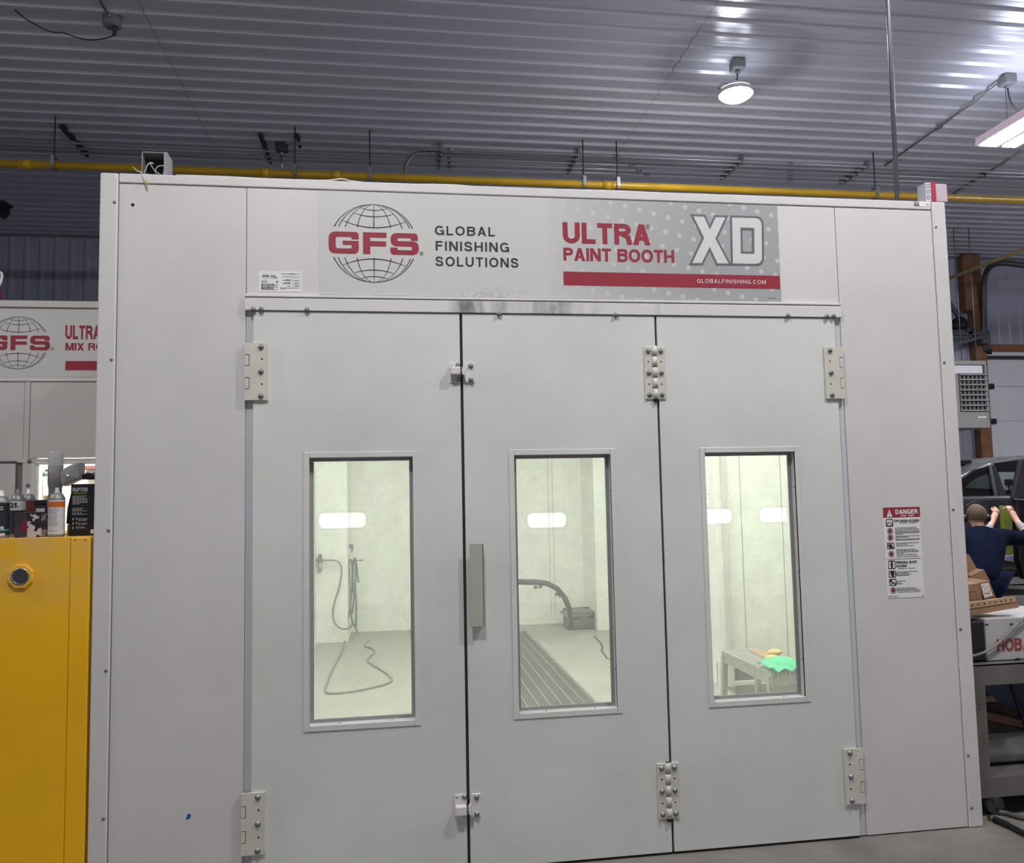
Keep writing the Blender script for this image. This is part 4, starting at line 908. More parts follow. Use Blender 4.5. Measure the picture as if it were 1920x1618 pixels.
# junction box at upper left with its drooping cable
q = W(211, 40, z=HC-0.05)
t = thing('ceiling_junction_box', (q.x, q.y, HC-0.1), 'grey ceiling junction box with drooping cable at the upper left', 'junction box')
MB().lathe([(0, 0), (0.075, 0), (0.085, 0.03), (0.085, 0.10), (0, 0.10)], (q.x, q.y, HC-0.1005), 0, 8).build('body', BOXG, t)
MB().lathe([(0, 0), (0.012, 0), (0.02, 0.05), (0.028, 0.07), (0.028, 0.085), (0, 0.085)], (q.x+0.02, q.y, HC-0.185), 0, 12).build('cable_gland', CORD, t)
e = [W(p_[0], p_[1], y=q.y) for p_ in ((212, 62), (208, 69), (175, 75), (150, 72), (120, 62), (90, 58), (45, 33), (10, 2), (-40, -40), (-110, -60))]
MB().tube(e, 0.006).build('cable', CORD, t)
MB().cyl((q.x, q.y, HC-0.05), (q.x-0.02, q.y-1.2, HC-0.03), 0.013).cyl((q.x, q.y-0.07, HC-0.05), (q.x, q.y-0.12, HC-0.05), 0.02).build('conduit', GALV, t)
q = W(3, 394, y=7.0)
t = thing('dark_fixture', (q.x, 7.0, q.z), 'dark fixture under the ceiling cut by the left edge', 'fixture')
MB().prism([(q.x-0.2, q.z-0.02), (q.x+0.0, q.z-0.09), (q.x+0.03, q.z-0.06), (q.x+0.06, q.z-0.02), (q.x+0.06, q.z+0.05), (q.x+0.1, q.z+0.06), (q.x+0.09, q.z+0.09), (q.x+0.0, q.z+0.11), (q.x-0.2, q.z+0.12)], 6.9, 7.1, 0, 0.01).build('body', BLACK, t)
MB().cyl((q.x-0.08, 7.0, q.z+0.1), (q.x-0.08, 7.0, HC-0.001), 0.015).build('drop_rod', DKSTEEL, t)

# ------------------------------------------------------------------ things on top of the booth
a, b = W(266, 284, y=0.03), W(314, 326, y=0.03); ex0, ex1, ez0, ez1 = a.x, b.x, H, a.z
ez0 = H+0.0006
t = thing('open_electrical_box', ((ex0+ex1)/2, 0.06, H), 'open grey electrical box with loose wires on the booth top left', 'electrical box')
bw = 0.004
MB().box(ex0, ex1, 0.115, 0.12, ez0, ez1).box(ex0, ex0+bw, 0.03, 0.12, ez0, ez1).box(ex1-bw-0.012, ex1, 0.025, 0.12, ez0, ez1).box(ex0, ex1, 0.03, 0.12, ez1-bw, ez1).box(ex0, ex1, 0.03, 0.12, ez0, ez0+bw).build('shell', mat('shell_grey', (150, 150, 152), 0.45, 0.4, noise=(12, 0.12)), t)
MB().box(ex0+bw, ex1-0.016, 0.108, 0.1145, ez0+bw, ez1-bw).build('inside', mat('box_inside', (44, 48, 52), 0.6), t)
WIRE = mat('wire_white', (206, 202, 194), 0.45); WIREY = mat('wire_nut_amber', (196, 158, 60), 0.4)
w = MB()
cz0 = ez0
def wp(u, v, y): return (ex0+(ex1-ex0)*u, y, ez0+(ez1-ez0)*v)
for pts in ([(0.05, 0.1, 0.04), (0.25, 0.5, 0.03), (0.4, 0.6, 0.05), (0.2, 0.72, 0.07)], [(0.3, 0.55, 0.04), (0.45, 0.3, 0.06), (0.5, 0.1, 0.07)], [(0.15, 0.06, 0.02), (0.45, 0.14, 0.05), (0.52, 0.35, 0.09)], [(0.7, 0.2, 0.08), (0.5, 0.3, 0.05), (0.6, 0.5, 0.05), (0.85, 0.62, 0.08)], [(0.62, 0.1, 0.09), (0.8, 0.35, 0.06), (0.72, 0.6, 0.09)], [(0.02, 0.15, 0.02), (-0.1, 0.12, 0.0), (-0.2, 0.22, 0.0)], [(0.0, 0.12, 0.02), (0.15, -0.1, -0.012), (0.3, -0.38, -0.02)]):
    w.tube([wp(*p_) for p_ in pts], 0.0024, 0, 6)
w.build('loose_wires', WIRE, t)
for u, v, y, du, dv in ((0.3, -0.34, -0.02, 0.05, -0.16), (-0.2, 0.2, 0.0, -0.05, 0.05), (0.88, 0.35, 0.07, -0.02, -0.08)):
    MB().cyl(wp(u, v, y), wp(u+du, v+dv, y), 0.0055, 0, 10, 0.0035).build('wire_nut', WIREY, t)
a, b = W(1728, 346, y=0.03), W(1769, 380, y=0.03)
t = thing('alarm_strobe', ((a.x+b.x)/2, 0.05, H), 'small red and white alarm box on the booth top right corner', 'alarm')
rx = W(1746, 360, y=0.0).x; rx2 = W(1754, 360, y=0.0).x
m = MB().box(a.x, rx, 0.0, 0.07, H, a.z, 0, 0.002)
for k in (0.22, 0.52, 0.82):
    c_ = ((a.x+rx)/2-0.002, 0.0, H+(a.z-H)*k); m.lathe([(0.011, 0), (0.011, 0.0015), (0.0085, 0.0015), (0.0085, 0)], c_, 1, 18, (0, -1, 0))
m.build('back_box', [mat('alarm_white', (206, 208, 214), 0.4), INKG], t)
MB().box(rx, rx2, -0.004, 0.07, H, a.z+0.005, 0, 0.002).build('red_plate', mat('alarm_red', (176, 60, 74), 0.4), t)
MB().box(rx2, b.x, -0.006, 0.06, H, a.z-0.006, 0, 0.004).build('strobe_lens', mat('strobe_pale', (196, 180, 190), 0.25), t)
m = MB(); pts = [W(p_[0], p_[1], y=0.02) for p_ in ((330, 327), (420, 330), (500, 334), (605, 337), (640, 334), (660, 338), (720, 344), (840, 345), (900, 349), (1050, 354), (1160, 357), (1330, 365), (1500, 371), (1715, 378))]
for p_ in pts: p_.z = max(p_.z, H+0.004); p_.y = 0.03
P1('cable', at(m.tube(pts, 0.0035, 0, 6, 4), (1, 0.03, H)), WIRE, 'thin white cable lying along the top edge of the booth', 'cable')

# ------------------------------------------------------------------ mixing room behind on the left
MY, MT, MXL, MXR = 2.50, 3.255, -4.2, -0.04
mix = thing('mixing_room', (-2.1, MY, 0), 'white sheet-metal mixing room with globe logo behind the yellow cabinet', 'mixing room')
zs = W(90, 708, y=MY).z; zl = W(90, 715, y=MY).z; xs = W(56, 760, y=MY).x
wz1 = W(66, 868, y=MY).z; wx0 = W(66, 868, y=MY).x; wz0, wx1 = 0.95, -0.12
MB().box(MXL, MXR, MY, MY+0.05, zs, MT).box(MXL, MXR, MY-0.02, MY+0.05, MT-0.05, MT, 0, 0.004).build('header_panel', MIXW, mix)
MB().box(MXL, MXR, MY-0.012, MY+0.05, zl, zs-0.002, 0, 0.003).build('header_trim', TRIMW, mix)
MB().box(MXL, wx0+0.0, MY+0.012, MY+0.05, 0, zl-0.003).box(xs, MXR, MY+0.012, MY+0.05, wz1+0.04, zl-0.003).box(wx1, MXR, MY+0.012, MY+0.05, 0, wz1+0.04).box(wx0, wx1, MY+0.012, MY+0.05, 0, wz0).build('panel_backing', LINEG, mix)
zb_ = W(90, 860, y=MY).z
MB().box(xs+0.004, MXR, MY, MY+0.011, zb_+0.004, zl-0.006).build('wall_panel', MIXW, mix)
xp = W(45, 800, y=MY).x
MB().box(xp, xs, MY-0.004, MY+0.011, zb_-0.02, zl+0.02, 0, 0.002).build('panel_post', MIXW, mix)
MB().box(xp-0.04, MXR, MY-0.006, MY+0.011, wz1+0.004, zb_, 0, 0.002).box(xp, wx0-0.02, MY-0.006, MY+0.011, 0, wz1+0.004, 0, 0.002).box(wx1+0.02, MXR, MY-0.006, MY+0.011, 0, wz1+0.004).box(wx0, wx1, MY-0.004, MY+0.011, 0, wz0-0.03).build('window_surround', MIXW, mix)
MB().box(wx0-0.022, wx0+0.012, MY-0.012, MY+0.05, wz0-0.03, wz1, 0, 0.002).box(wx1-0.01, wx1+0.022, MY-0.012, MY+0.05, wz0-0.03, wz1, 0, 0.002).box(wx0, wx1, MY-0.012, MY+0.05, wz1-0.012, wz1+0.006, 0, 0.002).box(wx0, wx1, MY-0.012, MY+0.05, wz0-0.03, wz0).build('window_frame', TRIMW, mix)
MB().box(wx0, wx1, MY+0.03, MY+0.034, wz0, wz1-0.012).build('window_pane', glass_pane('mix_pane', 0.02), mix)
zd = W(20, 866, y=MY).z
do = MB().box(MXL+0.1, xp-0.05, MY-0.004, MY+0.011, 0.01, zd-0.008, 0, 0.002).build('door', MIXW, mix)
MB().box(MXL+0.1, xp-0.045, MY-0.012, MY+0.0, zd-0.006, zd+0.004).build('drip_strip', mat('strip_dark', (88, 88, 90), 0.5), mix)
MB().box(MXL, xp-0.004, MY, MY+0.011, zd+0.006, zl-0.006).build('wall_panel', MIXW, mix)
q = W(56, 865, y=MY); bolt(q.x, q.z, mix, MY-0.006, 0.016); q = W(53, 910, y=MY); bolt(q.x, q.z, mix, MY-0.006, 0.014)
MB().box(MXL, MXR, MY+0.05, 5.4, MT-0.05, MT-0.01).build('roof', MIXW, mix)
MB().box(MXL, MXL+0.05, MY+0.05, 5.4, 0, MT-0.05).box(MXR-0.05, MXR, MY+0.05, 5.4, 0, MT-0.05).build('side_wall', MIXW, mix)
MB().box(MXL+0.05, MXR-0.05, 5.35, 5.4, 0, MT-0.05).build('interior_end_wall', mat('mix_inner_white', (236, 235, 230), 0.5), mix)
lf = MB().box(-2.6, -0.5, 3.5, 4.3, MT-0.09, MT-0.05).build('ceiling_light', TRIMW, mix); MB().box(-2.55, -0.55, 3.55, 4.25, MT-0.098, MT-0.089).build('lens', MIXL, lf)
ga, gb = W(170/4.76, 560+160/4.76, y=MY), W(160/4.76, 560+630/4.76, y=MY); gx, gz, gr = (ga.x+gb.x)/2, (ga.z+gb.z)/2, (ga.z-gb.z)/2
sg = MB().box(gx-0.5, MXR-0.06, MY-0.002, MY, zs+0.005, MT-0.055).build('sign', SIGNM2, mix)
m = MB(); globe(m, gx, gz, gr, MY-0.003); m.build('globe_logo', INK, sg)
m = MB(); gfs(m, gx, gz, gr, MY-0.0035); m.build('red_lettering', RED, sg)
def z8(x, y): return W(x/4.76, 560+y/4.76, y=MY)
q = z8(468, 447); m = MB(); reg_mark(m, q.x, q.z, 0.0125, MY-0.003); m.build('registered_mark', INKG, sg)
m = MB(); A, B_ = z8(586, 238), z8(586, 362); uw = (A.z-B_.z)*2.72; text(m, 'ULTRA', A.x, A.x+uw*0.86*1.0, B_.z, A.z, MY-0.003, 0, 0.215, 0.085); m.build('red_lettering', RED, sg); m = MB()
A, B_ = z8(586, 395), z8(586, 462); text(m, 'MIX ROOM', A.x, A.x+(A.z-B_.z)*6.9, B_.z, A.z, MY-0.003, 0, 0.20, 0.075); m.build('red_lettering', RED, sg)
A, B_ = z8(585, 556), z8(585, 640); MB().box(A.x, MXR-0.1, MY-0.003, MY-0.002, B_.z, A.z).build('red_band', RED, sg)
# what the mixing-room window shows
MBK = 4.2
q0, q1 = W(76, 894, y=MBK), W(112, 960, y=MBK)
t = thing('white_cabinet', ((q0.x+q1.x)/2, MBK+0.2, 0), 'white cabinet inside the mixing room seen through its window', 'cabinet')
MB().box(q0.x, q1.x+0.1, MBK, MBK+0.4, 0.0, q0.z, 0, 0.008).build('body', mat('cabinet_white', (226, 226, 218), 0.4), t); MB().box(q0.x+0.02, q0.x+0.025, MBK-0.004, MBK, 0.1, q0.z-0.03).build('door_gap', LINEG, t)
q2 = W(87, 889, y=MBK+0.1)
t = thing('green_bottle', (q2.x, MBK+0.12, q0.z), 'small dark green bottle on the white cabinet in the mixing room', 'bottle')
MB().cyl((q2.x, MBK+0.12, q0.z), (q2.x, MBK+0.12, q0.z+0.05), 0.04).build('body', mat('bottle_green', (50, 84, 62), 0.4), t); MB().cyl((q2.x, MBK+0.12, q0.z+0.05), (q2.x, MBK+0.12, q0.z+0.075), 0.02).build('cap', BLACK, t)
A, B_ = W(152, 874, y=5.2), W(185, 880, y=5.2)
P1('wall_shelf', at(MB().box(A.x, A.x+0.42, 5.1, 5.349, B_.z, A.z, 0, 0.003), (A.x, 5.3, A.z)), mat('shelf_redbrown', (110, 62, 54), 0.6), 'short red-brown shelf on the end wall of the mixing room', 'shelf')
A, B_ = W(154, 882, y=5.3), W(180, 894, y=5.3)
ns = MB().box(A.x, A.x+0.40, 5.335, 5.349, B_.z-0.05, A.z, 0, 0.001); o = P1('wall_notice', at(ns, (A.x, 5.34, B_.z)), PAPER, 'white wall notice with red letters in the mixing room', 'notice')
m = MB(); text(m, 'C-7 MIX', A.x+0.02, A.x+0.24, B_.z-0.0, A.z-0.015, 5.333, 0, 0.16); m.build('red_lettering', RED, o)
q = W(2, 540, y=MY+0.1)
t = thing('red_canister', (q.x-0.04, MY+0.1, MT), 'red canister with a white loop handle on the mixing room roof', 'canister')
MB().cyl((q.x-0.05, MY+0.1, MT), (q.x-0.05, MY+0.1, MT+0.1), 0.05).build('body', mat('canister_red', (120, 44, 42), 0.4), t)
MB().tube([(q.x-0.06, MY+0.1, MT+0.1), (q.x-0.06, MY+0.1, MT+0.17), (q.x-0.02, MY+0.1, MT+0.24), (q.x+0.004, MY+0.1, MT+0.22), (q.x-0.01, MY+0.1, MT+0.15), (q.x-0.05, MY+0.1, MT+0.1)], 0.009).build('loop_handle', PAPER, t)

# ------------------------------------------------------------------ yellow cabinet and what stands on it
CT = W(86, 1008, y=0.0).z
CYEL = painted('cabinet_yellow', (248, 188, 16), 0.38, scuff=0.12)
def dusted(m, z0, z1):
    """overspray dust lying on the upper part of the painted steel"""
    nt = m.node_tree; N = nt.nodes; L = nt.links; b = N['Principled BSDF']; src = b.inputs['Base Color'].links[0].from_socket
    tc = N.new('ShaderNodeTexCoord'); sx = N.new('ShaderNodeSeparateXYZ'); L.new(tc.outputs['Object'], sx.inputs[0])
    mr = N.new('ShaderNodeMapRange'); mr.inputs[1].default_value = z0; mr.inputs[2].default_value = z1; L.new(sx.outputs[2], mr.inputs[0])
    n = N.new('ShaderNodeTexNoise'); n.inputs['Scale'].default_value = 7; n.inputs['Detail'].default_value = 6; L.new(tc.outputs['Object'], n.inputs['Vector'])
    r = N.new('ShaderNodeValToRGB'); r.color_ramp.elements[0].position = 0.25; r.color_ramp.elements[1].position = 0.75; L.new(n.outputs['Fac'], r.inputs['Fac'])
    mu = N.new('ShaderNodeMath'); mu.operation = 'MULTIPLY'; L.new(mr.outputs[0], mu.inputs[0]); L.new(r.outputs['Color'], mu.inputs[1])
    m2 = N.new('ShaderNodeMath'); m2.operation = 'MULTIPLY'; m2.inputs[1].default_value = 0.5; L.new(mu.outputs[0], m2.inputs[0])
    mx = N.new('ShaderNodeMix'); mx.data_type = 'RGBA'; L.new(m2.outputs[0], mx.inputs[0]); L.new(src, mx.inputs[6]); mx.inputs[7].default_value = (*lin((206, 178, 140)), 1)
    L.new(mx.outputs[2], b.inputs['Base Color'])
dusted(CYEL, 1.15, 1.58)
cabn = thing('safety_cabinet', (-0.45, 0.43, 0), 'tall yellow steel safety cabinet left of the booth', 'cabinet')
MB().box(-0.90, -0.0975, 0.0, 0.86, 0.0, CT-0.004, 0, 0.004).box(-0.90, -0.012, 0.0, 0.86, CT-0.006, CT, 0, 0.002).build('body', CYEL, cabn)
MB().box(-0.096, -0.012, -0.003, 0.86, 0.0, CT-0.002, 0, 0.006, 3).build('door', CYEL, cabn)
q = W(38, 1081, y=-0.01); m = MB().prism([(q.x+0.055*math.cos(PI/8+k*PI/4), q.z+0.055*math.sin(PI/8+k*PI/4)) for k in range(8)], -0.012, 0.001, 0, 0.003)
vc = m.build('vent_flange', CYEL, cabn)
MB().lathe([(0.038, 0), (0.038, 0.003), (0.034, 0.005), (0.030, 0.002), (0.030, 0)], (q.x, -0.011, q.z), 0, 28, (0, -1, 0)).build('vent_ring', GALV, vc)
m = MB().cyl((q.x, -0.0135, q.z), (q.x, -0.0115, q.z), 0.030, 0, 28)
for k in range(-3, 4):
    hh = math.sqrt(0.028**2-(k*0.008)**2); m.box(q.x+k*0.008-0.001, q.x+k*0.008+0.001, -0.0155, -0.013, q.z-hh, q.z+hh, 1); m.box(q.x-hh, q.x+hh, -0.0155, -0.013, q.z+k*0.008-0.001, q.z+k*0.008+0.001, 1)
m.build('vent_screen', [mat('screen_dark', (52, 54, 54), 0.5), GALV], vc)
for px_ in (142, 160):
    s_ = W(px_, 1013, y=0); MB().cyl((s_.x, -0.004, CT-0.014), (s_.x, 0.001, CT-0.014), 0.003, 0, 8).build('rivet', DKSTEEL, cabn)

def can(name, pl, pr, ptop, y, label, bands, cap, nozzle=True, dome=DKSTEEL):
    """aerosol can: bands = (z fraction from, to, material); cap = material of the nozzle"""
    a = W(pl, 960, y=y); b = W(pr, 960, y=y); x = (a.x+b.x)/2; r = (b.x-a.x)/2; zt = W((pl+pr)/2, ptop, y=y).z; hh = zt-CT
    t = thing(name, (x, y, CT), label, 'can', 'aerosol cans on the yellow cabinet')
    body = hh-0.052; c = (x, y, CT)
    MB().lathe([(r*0.93, 0), (r, 0.004), (r, 0.012), (r*0.96, 0.014)], c, 0, 28).lathe([(r*0.97, body-0.006), (r, body-0.002), (r*0.97, body+0.003), (r*0.72, body+0.022), (r*0.45, body+0.028), (0, body+0.028)], c, 0, 28).build('shell', GALV if dome is None else dome, t)
    for k, (f0, f1, mm) in enumerate(bands):
        z0, z1 = 0.012+(body-0.016)*f0, 0.012+(body-0.016)*f1
        MB().lathe([(r*0.985, z0), (r*0.985, z1)], c, 0, 28).build('label_band', mm, t)
    if nozzle: MB().lathe([(r*0.36, body+0.026), (r*0.34, body+0.034), (r*0.24, body+0.036), (r*0.22, body+0.052), (0, body+0.052)], c, 0, 16).build('nozzle', cap, t)
    return t, x, r, body
CWH = mat('can_white', (200, 198, 200), 0.4, noise=(30, 0.1)); CDK = mat('can_dark', (34, 36, 42), 0.4, noise=(30, 0.2)); CGY = mat('can_grey', (120, 118, 118), 0.5, noise=(20, 0.1))
DOME = mat('can_dome', (132, 130, 128), 0.45, 0.4)
def print_on(t, x, y, r, rows, m_, name='printing'):
    mb = MB()
    for (z, u0, u1, h) in rows:
        u = u0
        while u < u1:
            w = min(random.uniform(0.05, 0.16), u1-u)
            a0, a1 = math.asin(max(-0.95, min(0.95, u))), math.asin(max(-0.95, min(0.95, u+w)))
            n = 3
            for k in range(n):
                p0, p1 = a0+(a1-a0)*k/n, a0+(a1-a0)*(k+1)/n; R_ = r*0.992
                mb.quad([(x+R_*math.sin(p0), y-R_*math.cos(p0), CT+z-h/2), (x+R_*math.sin(p1), y-R_*math.cos(p1), CT+z-h/2), (x+R_*math.sin(p1), y-R_*math.cos(p1), CT+z+h/2), (x+R_*math.sin(p0), y-R_*math.cos(p0), CT+z+h/2)])
            u += w+0.03
    return mb.build(name, m_, t)
t, x, r, bd = can('spray_can', -14, 17.5, 920, 0.07, 'black spray can with teal band at the left end of the cabinet top', [(0, 0.14, CDK), (0.14, 0.2, mat('teal', (44, 128, 122), 0.4)), (0.2, 1.0, CDK)], PAPER, dome=DOME)
print_on(t, x, 0.07, r, [(bd*0.26, 0.2, 0.7, 0.006), (bd*0.31, 0.1, 0.7, 0.006), (bd*0.08, 0.35, 0.8, 0.02), (bd*0.8, 0.1, 0.6, 0.004), (bd*0.86, 0.1, 0.6, 0.004)], PAPER)
t, x, r, bd = can('spray_can', 19, 47, 917, 0.20, 'white spray can with dark blue label behind the splattered tin', [(0, 0.72, mat('label_navy', (40, 44, 60), 0.4)), (0.72, 1, CWH)], BOXG, dome=DOME)
m = MB(); text(m, '25.', x-r*0.55, x+r*0.55, CT+bd*0.80, CT+bd*0.93, 0.20-r*1.02, 0, 0.22); m.build('lettering', INK, t)
t, x, r, bd = can('spray_can', 40, 66, 917, 0.33, 'spray can with red-brown label and white nozzle', [(0, 1, mat('label_redbrown', (112, 58, 52), 0.45, noise=(20, 0.1)))], PAPER, dome=DOME)
t, x, r, bd = can('spray_can', 91, 121.5, 914.5, 0.07, 'white spray can with an orange band in front', [(0, 0.79, CWH), (0.79, 0.955, mat('label_orange', (196, 98, 30), 0.4)), (0.955, 1, CWH)], mat('nozzle_grey', (176, 174, 176), 0.4), dome=DOME)
print_on(t, x, 0.07, r, [(bd*f_, -0.7, random.uniform(0.3, 0.7), 0.003) for f_ in (0.16, 0.3, 0.34, 0.38, 0.43, 0.47, 0.51, 0.55, 0.62, 0.66, 0.7, 0.74)], mat('print_mid', (138, 136, 142), 0.5))
# tall grey can behind, standing on a low tin
a, b = W(90, 900, y=0.26), W(118, 900, y=0.26); x = (a.x+b.x)/2; r = (b.x-a.x)/2; zt = W(104, 847, y=0.26).z
t = thing('tall_can', (x, 0.26, CT), 'tall grey can with a pale cap behind the orange-banded can', 'can')
MB().lathe([(0, 0), (r, 0.0), (r, (zt-CT)*0.42), (r*0.86, (zt-CT)*0.5), (r*0.86, (zt-CT)*0.56), (r*0.98, (zt-CT)*0.60), (r, (zt-CT)*0.83), (0, (zt-CT)*0.83)], (x, 0.26, CT), 0, 28).build('body', CGY, t)
MB().lathe([(r*0.98, (zt-CT)*0.83), (r*0.97, zt-CT-0.004), (r*0.9, zt-CT), (0, zt-CT)], (x, 0.26, CT), 0, 28).build('cap', mat('cap_pale', (176, 174, 176), 0.35), t)
print_on(t, x, 0.26, r, [((zt-CT)*0.72, -0.95, -0.55, (zt-CT)*0.13)], mat('label_crimson', (140, 40, 66), 0.45), 'red_label')
print_on(t, x, 0.26, r, [((zt-CT)*f_, -0.5, 0.8, 0.002) for f_ in (0.62, 0.64, 0.66, 0.68, 0.70, 0.72, 0.74, 0.76, 0.78)], mat('print_can', (96, 94, 96), 0.5))
# splattered square tin
a, b = W(26.5, 1009, y=0.06), W(78, 960, y=0.06)
def splat():
    m = bpy.data.materials.new('paint_splatter'); m.use_nodes = True; nt = m.node_tree; N = nt.nodes; L = nt.links; bs = N['Principled BSDF']; bs.inputs['Roughness'].default_value = 0.4
    tc = N.new('ShaderNodeTexCoord'); n = N.new('ShaderNodeTexNoise'); n.inputs['Scale'].default_value = 26; n.inputs['Detail'].default_value = 3; n.inputs['Distortion'].default_value = 0.8; L.new(tc.outputs['Object'], n.inputs['Vector'])
    r = N.new('ShaderNodeValToRGB'); r.color_ramp.interpolation = 'CONSTANT'; e = r.color_ramp.elements; e[0].color = (*lin((40, 38, 42)), 1); e[1].position = 0.5; e[1].color = (*lin((190, 180, 178)), 1)
    L.new(n.outputs['Fac'], r.inputs['Fac']); L.new(r.outputs['Color'], bs.inputs['Base Color']); return m
t = thing('paint_tin', ((a.x+b.x)/2, 0.1, CT), 'rectangular tin splattered with dark and white paint, front of the cabinet top', 'tin')
MB().box(a.x, b.x, 0.06, 0.16, CT, b.z-0.005, 0, 0.004).build('body', splat(), t)
xm = a.x+(b.x-a.x)*0.47
MB().box(a.x+0.003, xm, 0.0585, 0.062, CT+0.003, b.z-0.008).build('dark_label', mat('tin_charcoal', (58, 56, 62), 0.45, noise=(18, 0.3)), t)
m = MB(); m.prism(rpoly([(a.x+0.018, CT+0.032, 0.01), (xm-0.002, CT+0.028, 0.004), (xm-0.002, CT+0.088, 0.01), (a.x+0.035, CT+0.075, 0.02)]), 0.0575, 0.0586).build('red_patch', mat('tin_red', (112, 36, 52), 0.45), t)
MB().box(a.x-0.001, b.x+0.001, 0.058, 0.162, b.z-0.007, b.z, 0, 0.002).build('rim', mat('tin_rim', (66, 64, 68), 0.4, 0.5), t)
a, b = W(64, 1000, y=0.24), W(91, 948, y=0.24)
t = thing('rectangular_tin', ((a.x+b.x)/2, 0.28, CT), 'dark rectangular tin with a white label between the cans', 'tin')
MB().box(a.x, b.x, 0.24, 0.33, CT, b.z, 0, 0.004).build('body', CDK, t); MB().box(a.x+0.006, b.x-0.016, 0.2385, 0.2405, CT+0.004, b.z-0.012).build('label_panel', CWH, t)
m = MB(); xx0, xx1 = a.x+0.01, b.x-0.02
for k in range(9): fine(m, xx0, xx1-random.uniform(0, 0.015), CT+0.02+0.011*k, 0.238, 0.003)
m.build('printing', INKG, t)
c = W(77, 947, y=0.28); MB().box(c.x-0.025, c.x+0.02, 0.26, 0.31, b.z, b.z+0.028, 0, 0.004).build('cap', BLACK, t)
a2, b2 = W(82, 948, y=0.36), W(92, 930, y=0.36)
P1('cream_tub', at(MB().lathe([(0, 0), (0.03, 0), (0.036, b2.z-CT), (0.03, b2.z-CT+0.003), (0, b2.z-CT+0.003)], (a2.x+0.02, 0.40, CT)), (a2.x+0.02, 0.40, CT)), mat('tub_cream', (196, 180, 130), 0.5), 'cream plastic tub behind the dark rectangular tin', 'tub')
# black carton
a, b = W(131, 1004, y=0.10), W(170, 907, y=0.10); x0, x1, z1 = a.x, b.x, b.z
t = thing('black_carton', ((x0+x1)/2, 0.2, CT), 'black carton with white lettering beside the booth edge', 'carton')
BCART = mat('carton_black', (22, 23, 27), 0.5)
xe = -0.02
MB().box(x0, min(xe, x1+0.03), 0.10, 0.32, CT, z1, 0, 0.002).build('body', BCART, t)
m = MB(); hh = z1-CT; cw = x1-x0
text(m, 'RAPTOR', x0+cw*0.1, x0+cw*0.86, z1-hh*0.15, z1-hh*0.07, 0.0985, 0, 0.24, 0.06)
for f_, w in ((0.235, 0.85), (0.26, 0.7), (0.285, 0.9), (0.31, 0.88), (0.335, 0.9), (0.36, 0.86), (0.385, 0.5), (0.47, 0.7), (0.495, 0.6), (0.52, 0.86), (0.56, 0.6), (0.585, 0.85)): fine(m, x0+cw*0.1, x0+cw*w, z1-hh*f_, 0.099, 0.003)
for f_ in (0.67, 0.69, 0.71, 0.76, 0.78, 0.83, 0.85): fine(m, x0+cw*0.4, x0+cw*random.uniform(0.75, 0.92), z1-hh*f_, 0.099, 0.0025)
for f_ in (0.675, 0.76, 0.845): m.box(x0+cw*0.12, x0+cw*0.18, 0.0985, 0.1, z1-hh*f_-0.005, z1-hh*f_+0.005).box(x0+cw*0.3, x0+cw*0.35, 0.0985, 0.1, z1-hh*f_-0.003, z1-hh*f_+0.006)
m.build('white_lettering', mat('carton_print', (172, 170, 168), 0.5), t)
MB().box(x0+cw*0.12, x0+cw*0.82, 0.0985, 0.1, z1-hh*0.195, z1-hh*0.165).build('olive_strip', mat('olive', (110, 104, 40), 0.5), t)
MB().box(x1+0.004, min(xe, x1+0.028), 0.0985, 0.1, CT+0.01, CT+0.028).build('small_label', PAPER, t)
P1('dark_bag', at(MB().prism([(x0-0.034, CT+0.055), (x0-0.03, CT+0.13), (x0-0.012, CT+0.22), (x0-0.004, z1-0.01), (x0-0.003, CT+0.055)], 0.14, 0.25, 0, 0.006), (x0-0.02, 0.2, CT)), mat('bag_navy', (20, 22, 34), 0.35), 'dark folded bag against the left side of the black carton', 'bag')
P1('olive_bottle', at(MB().lathe([(0, 0), (0.016, 0), (0.017, 0.05), (0.012, 0.054), (0, 0.054)], (x0-0.02, 0.17, CT)), (x0-0.02, 0.17, CT)), mat('bottle_olive', (96, 92, 40), 0.4), 'small olive bottle below the dark bag', 'bottle')
# mirror cover on the carton
def mp(px_, py_, y=0.15): q_ = W(px_, py_, y=y); return (q_.x, q_.z)
ol = [(117.5, 886), (125, 877), (137, 871), (151.5, 867.5), (152, 897), (140, 902), (128, 908), (121, 911.5), (118, 905)]
pts = [mp(*p_) for p_ in ol]; rows = []
cxm, czm = sum(p_[0] for p_ in pts)/len(pts), sum(p_[1] for p_ in pts)/len(pts)
for sc, yy in ((1.0, 0.20), (1.0, 0.140), (0.94, 0.125), (0.06, 0.116)): rows.append([(cxm+(p_[0]-cxm)*sc, yy, czm+(p_[1]-czm)*sc) for p_ in pts])
o = at(MB().grid(rows, 0, False, True), (cxm, 0.16, z1)).build('mirror_cover', mat('primer_grey', (142, 142, 144), 0.32)); tag(o, 'grey car mirror cover lying on the black carton', 'mirror cover')
pb = [mp(*p_) for p_ in ((152, 889), (165, 886), (178, 893), (178, 899), (165, 898), (152, 899))]
P1('black_film', at(MB().prism(pb, 0.16, 0.26, 0, 0.003), (pb[0][0], 0.2, z1)), BLACK, 'crumpled black plastic film on top of the carton', 'plastic film')

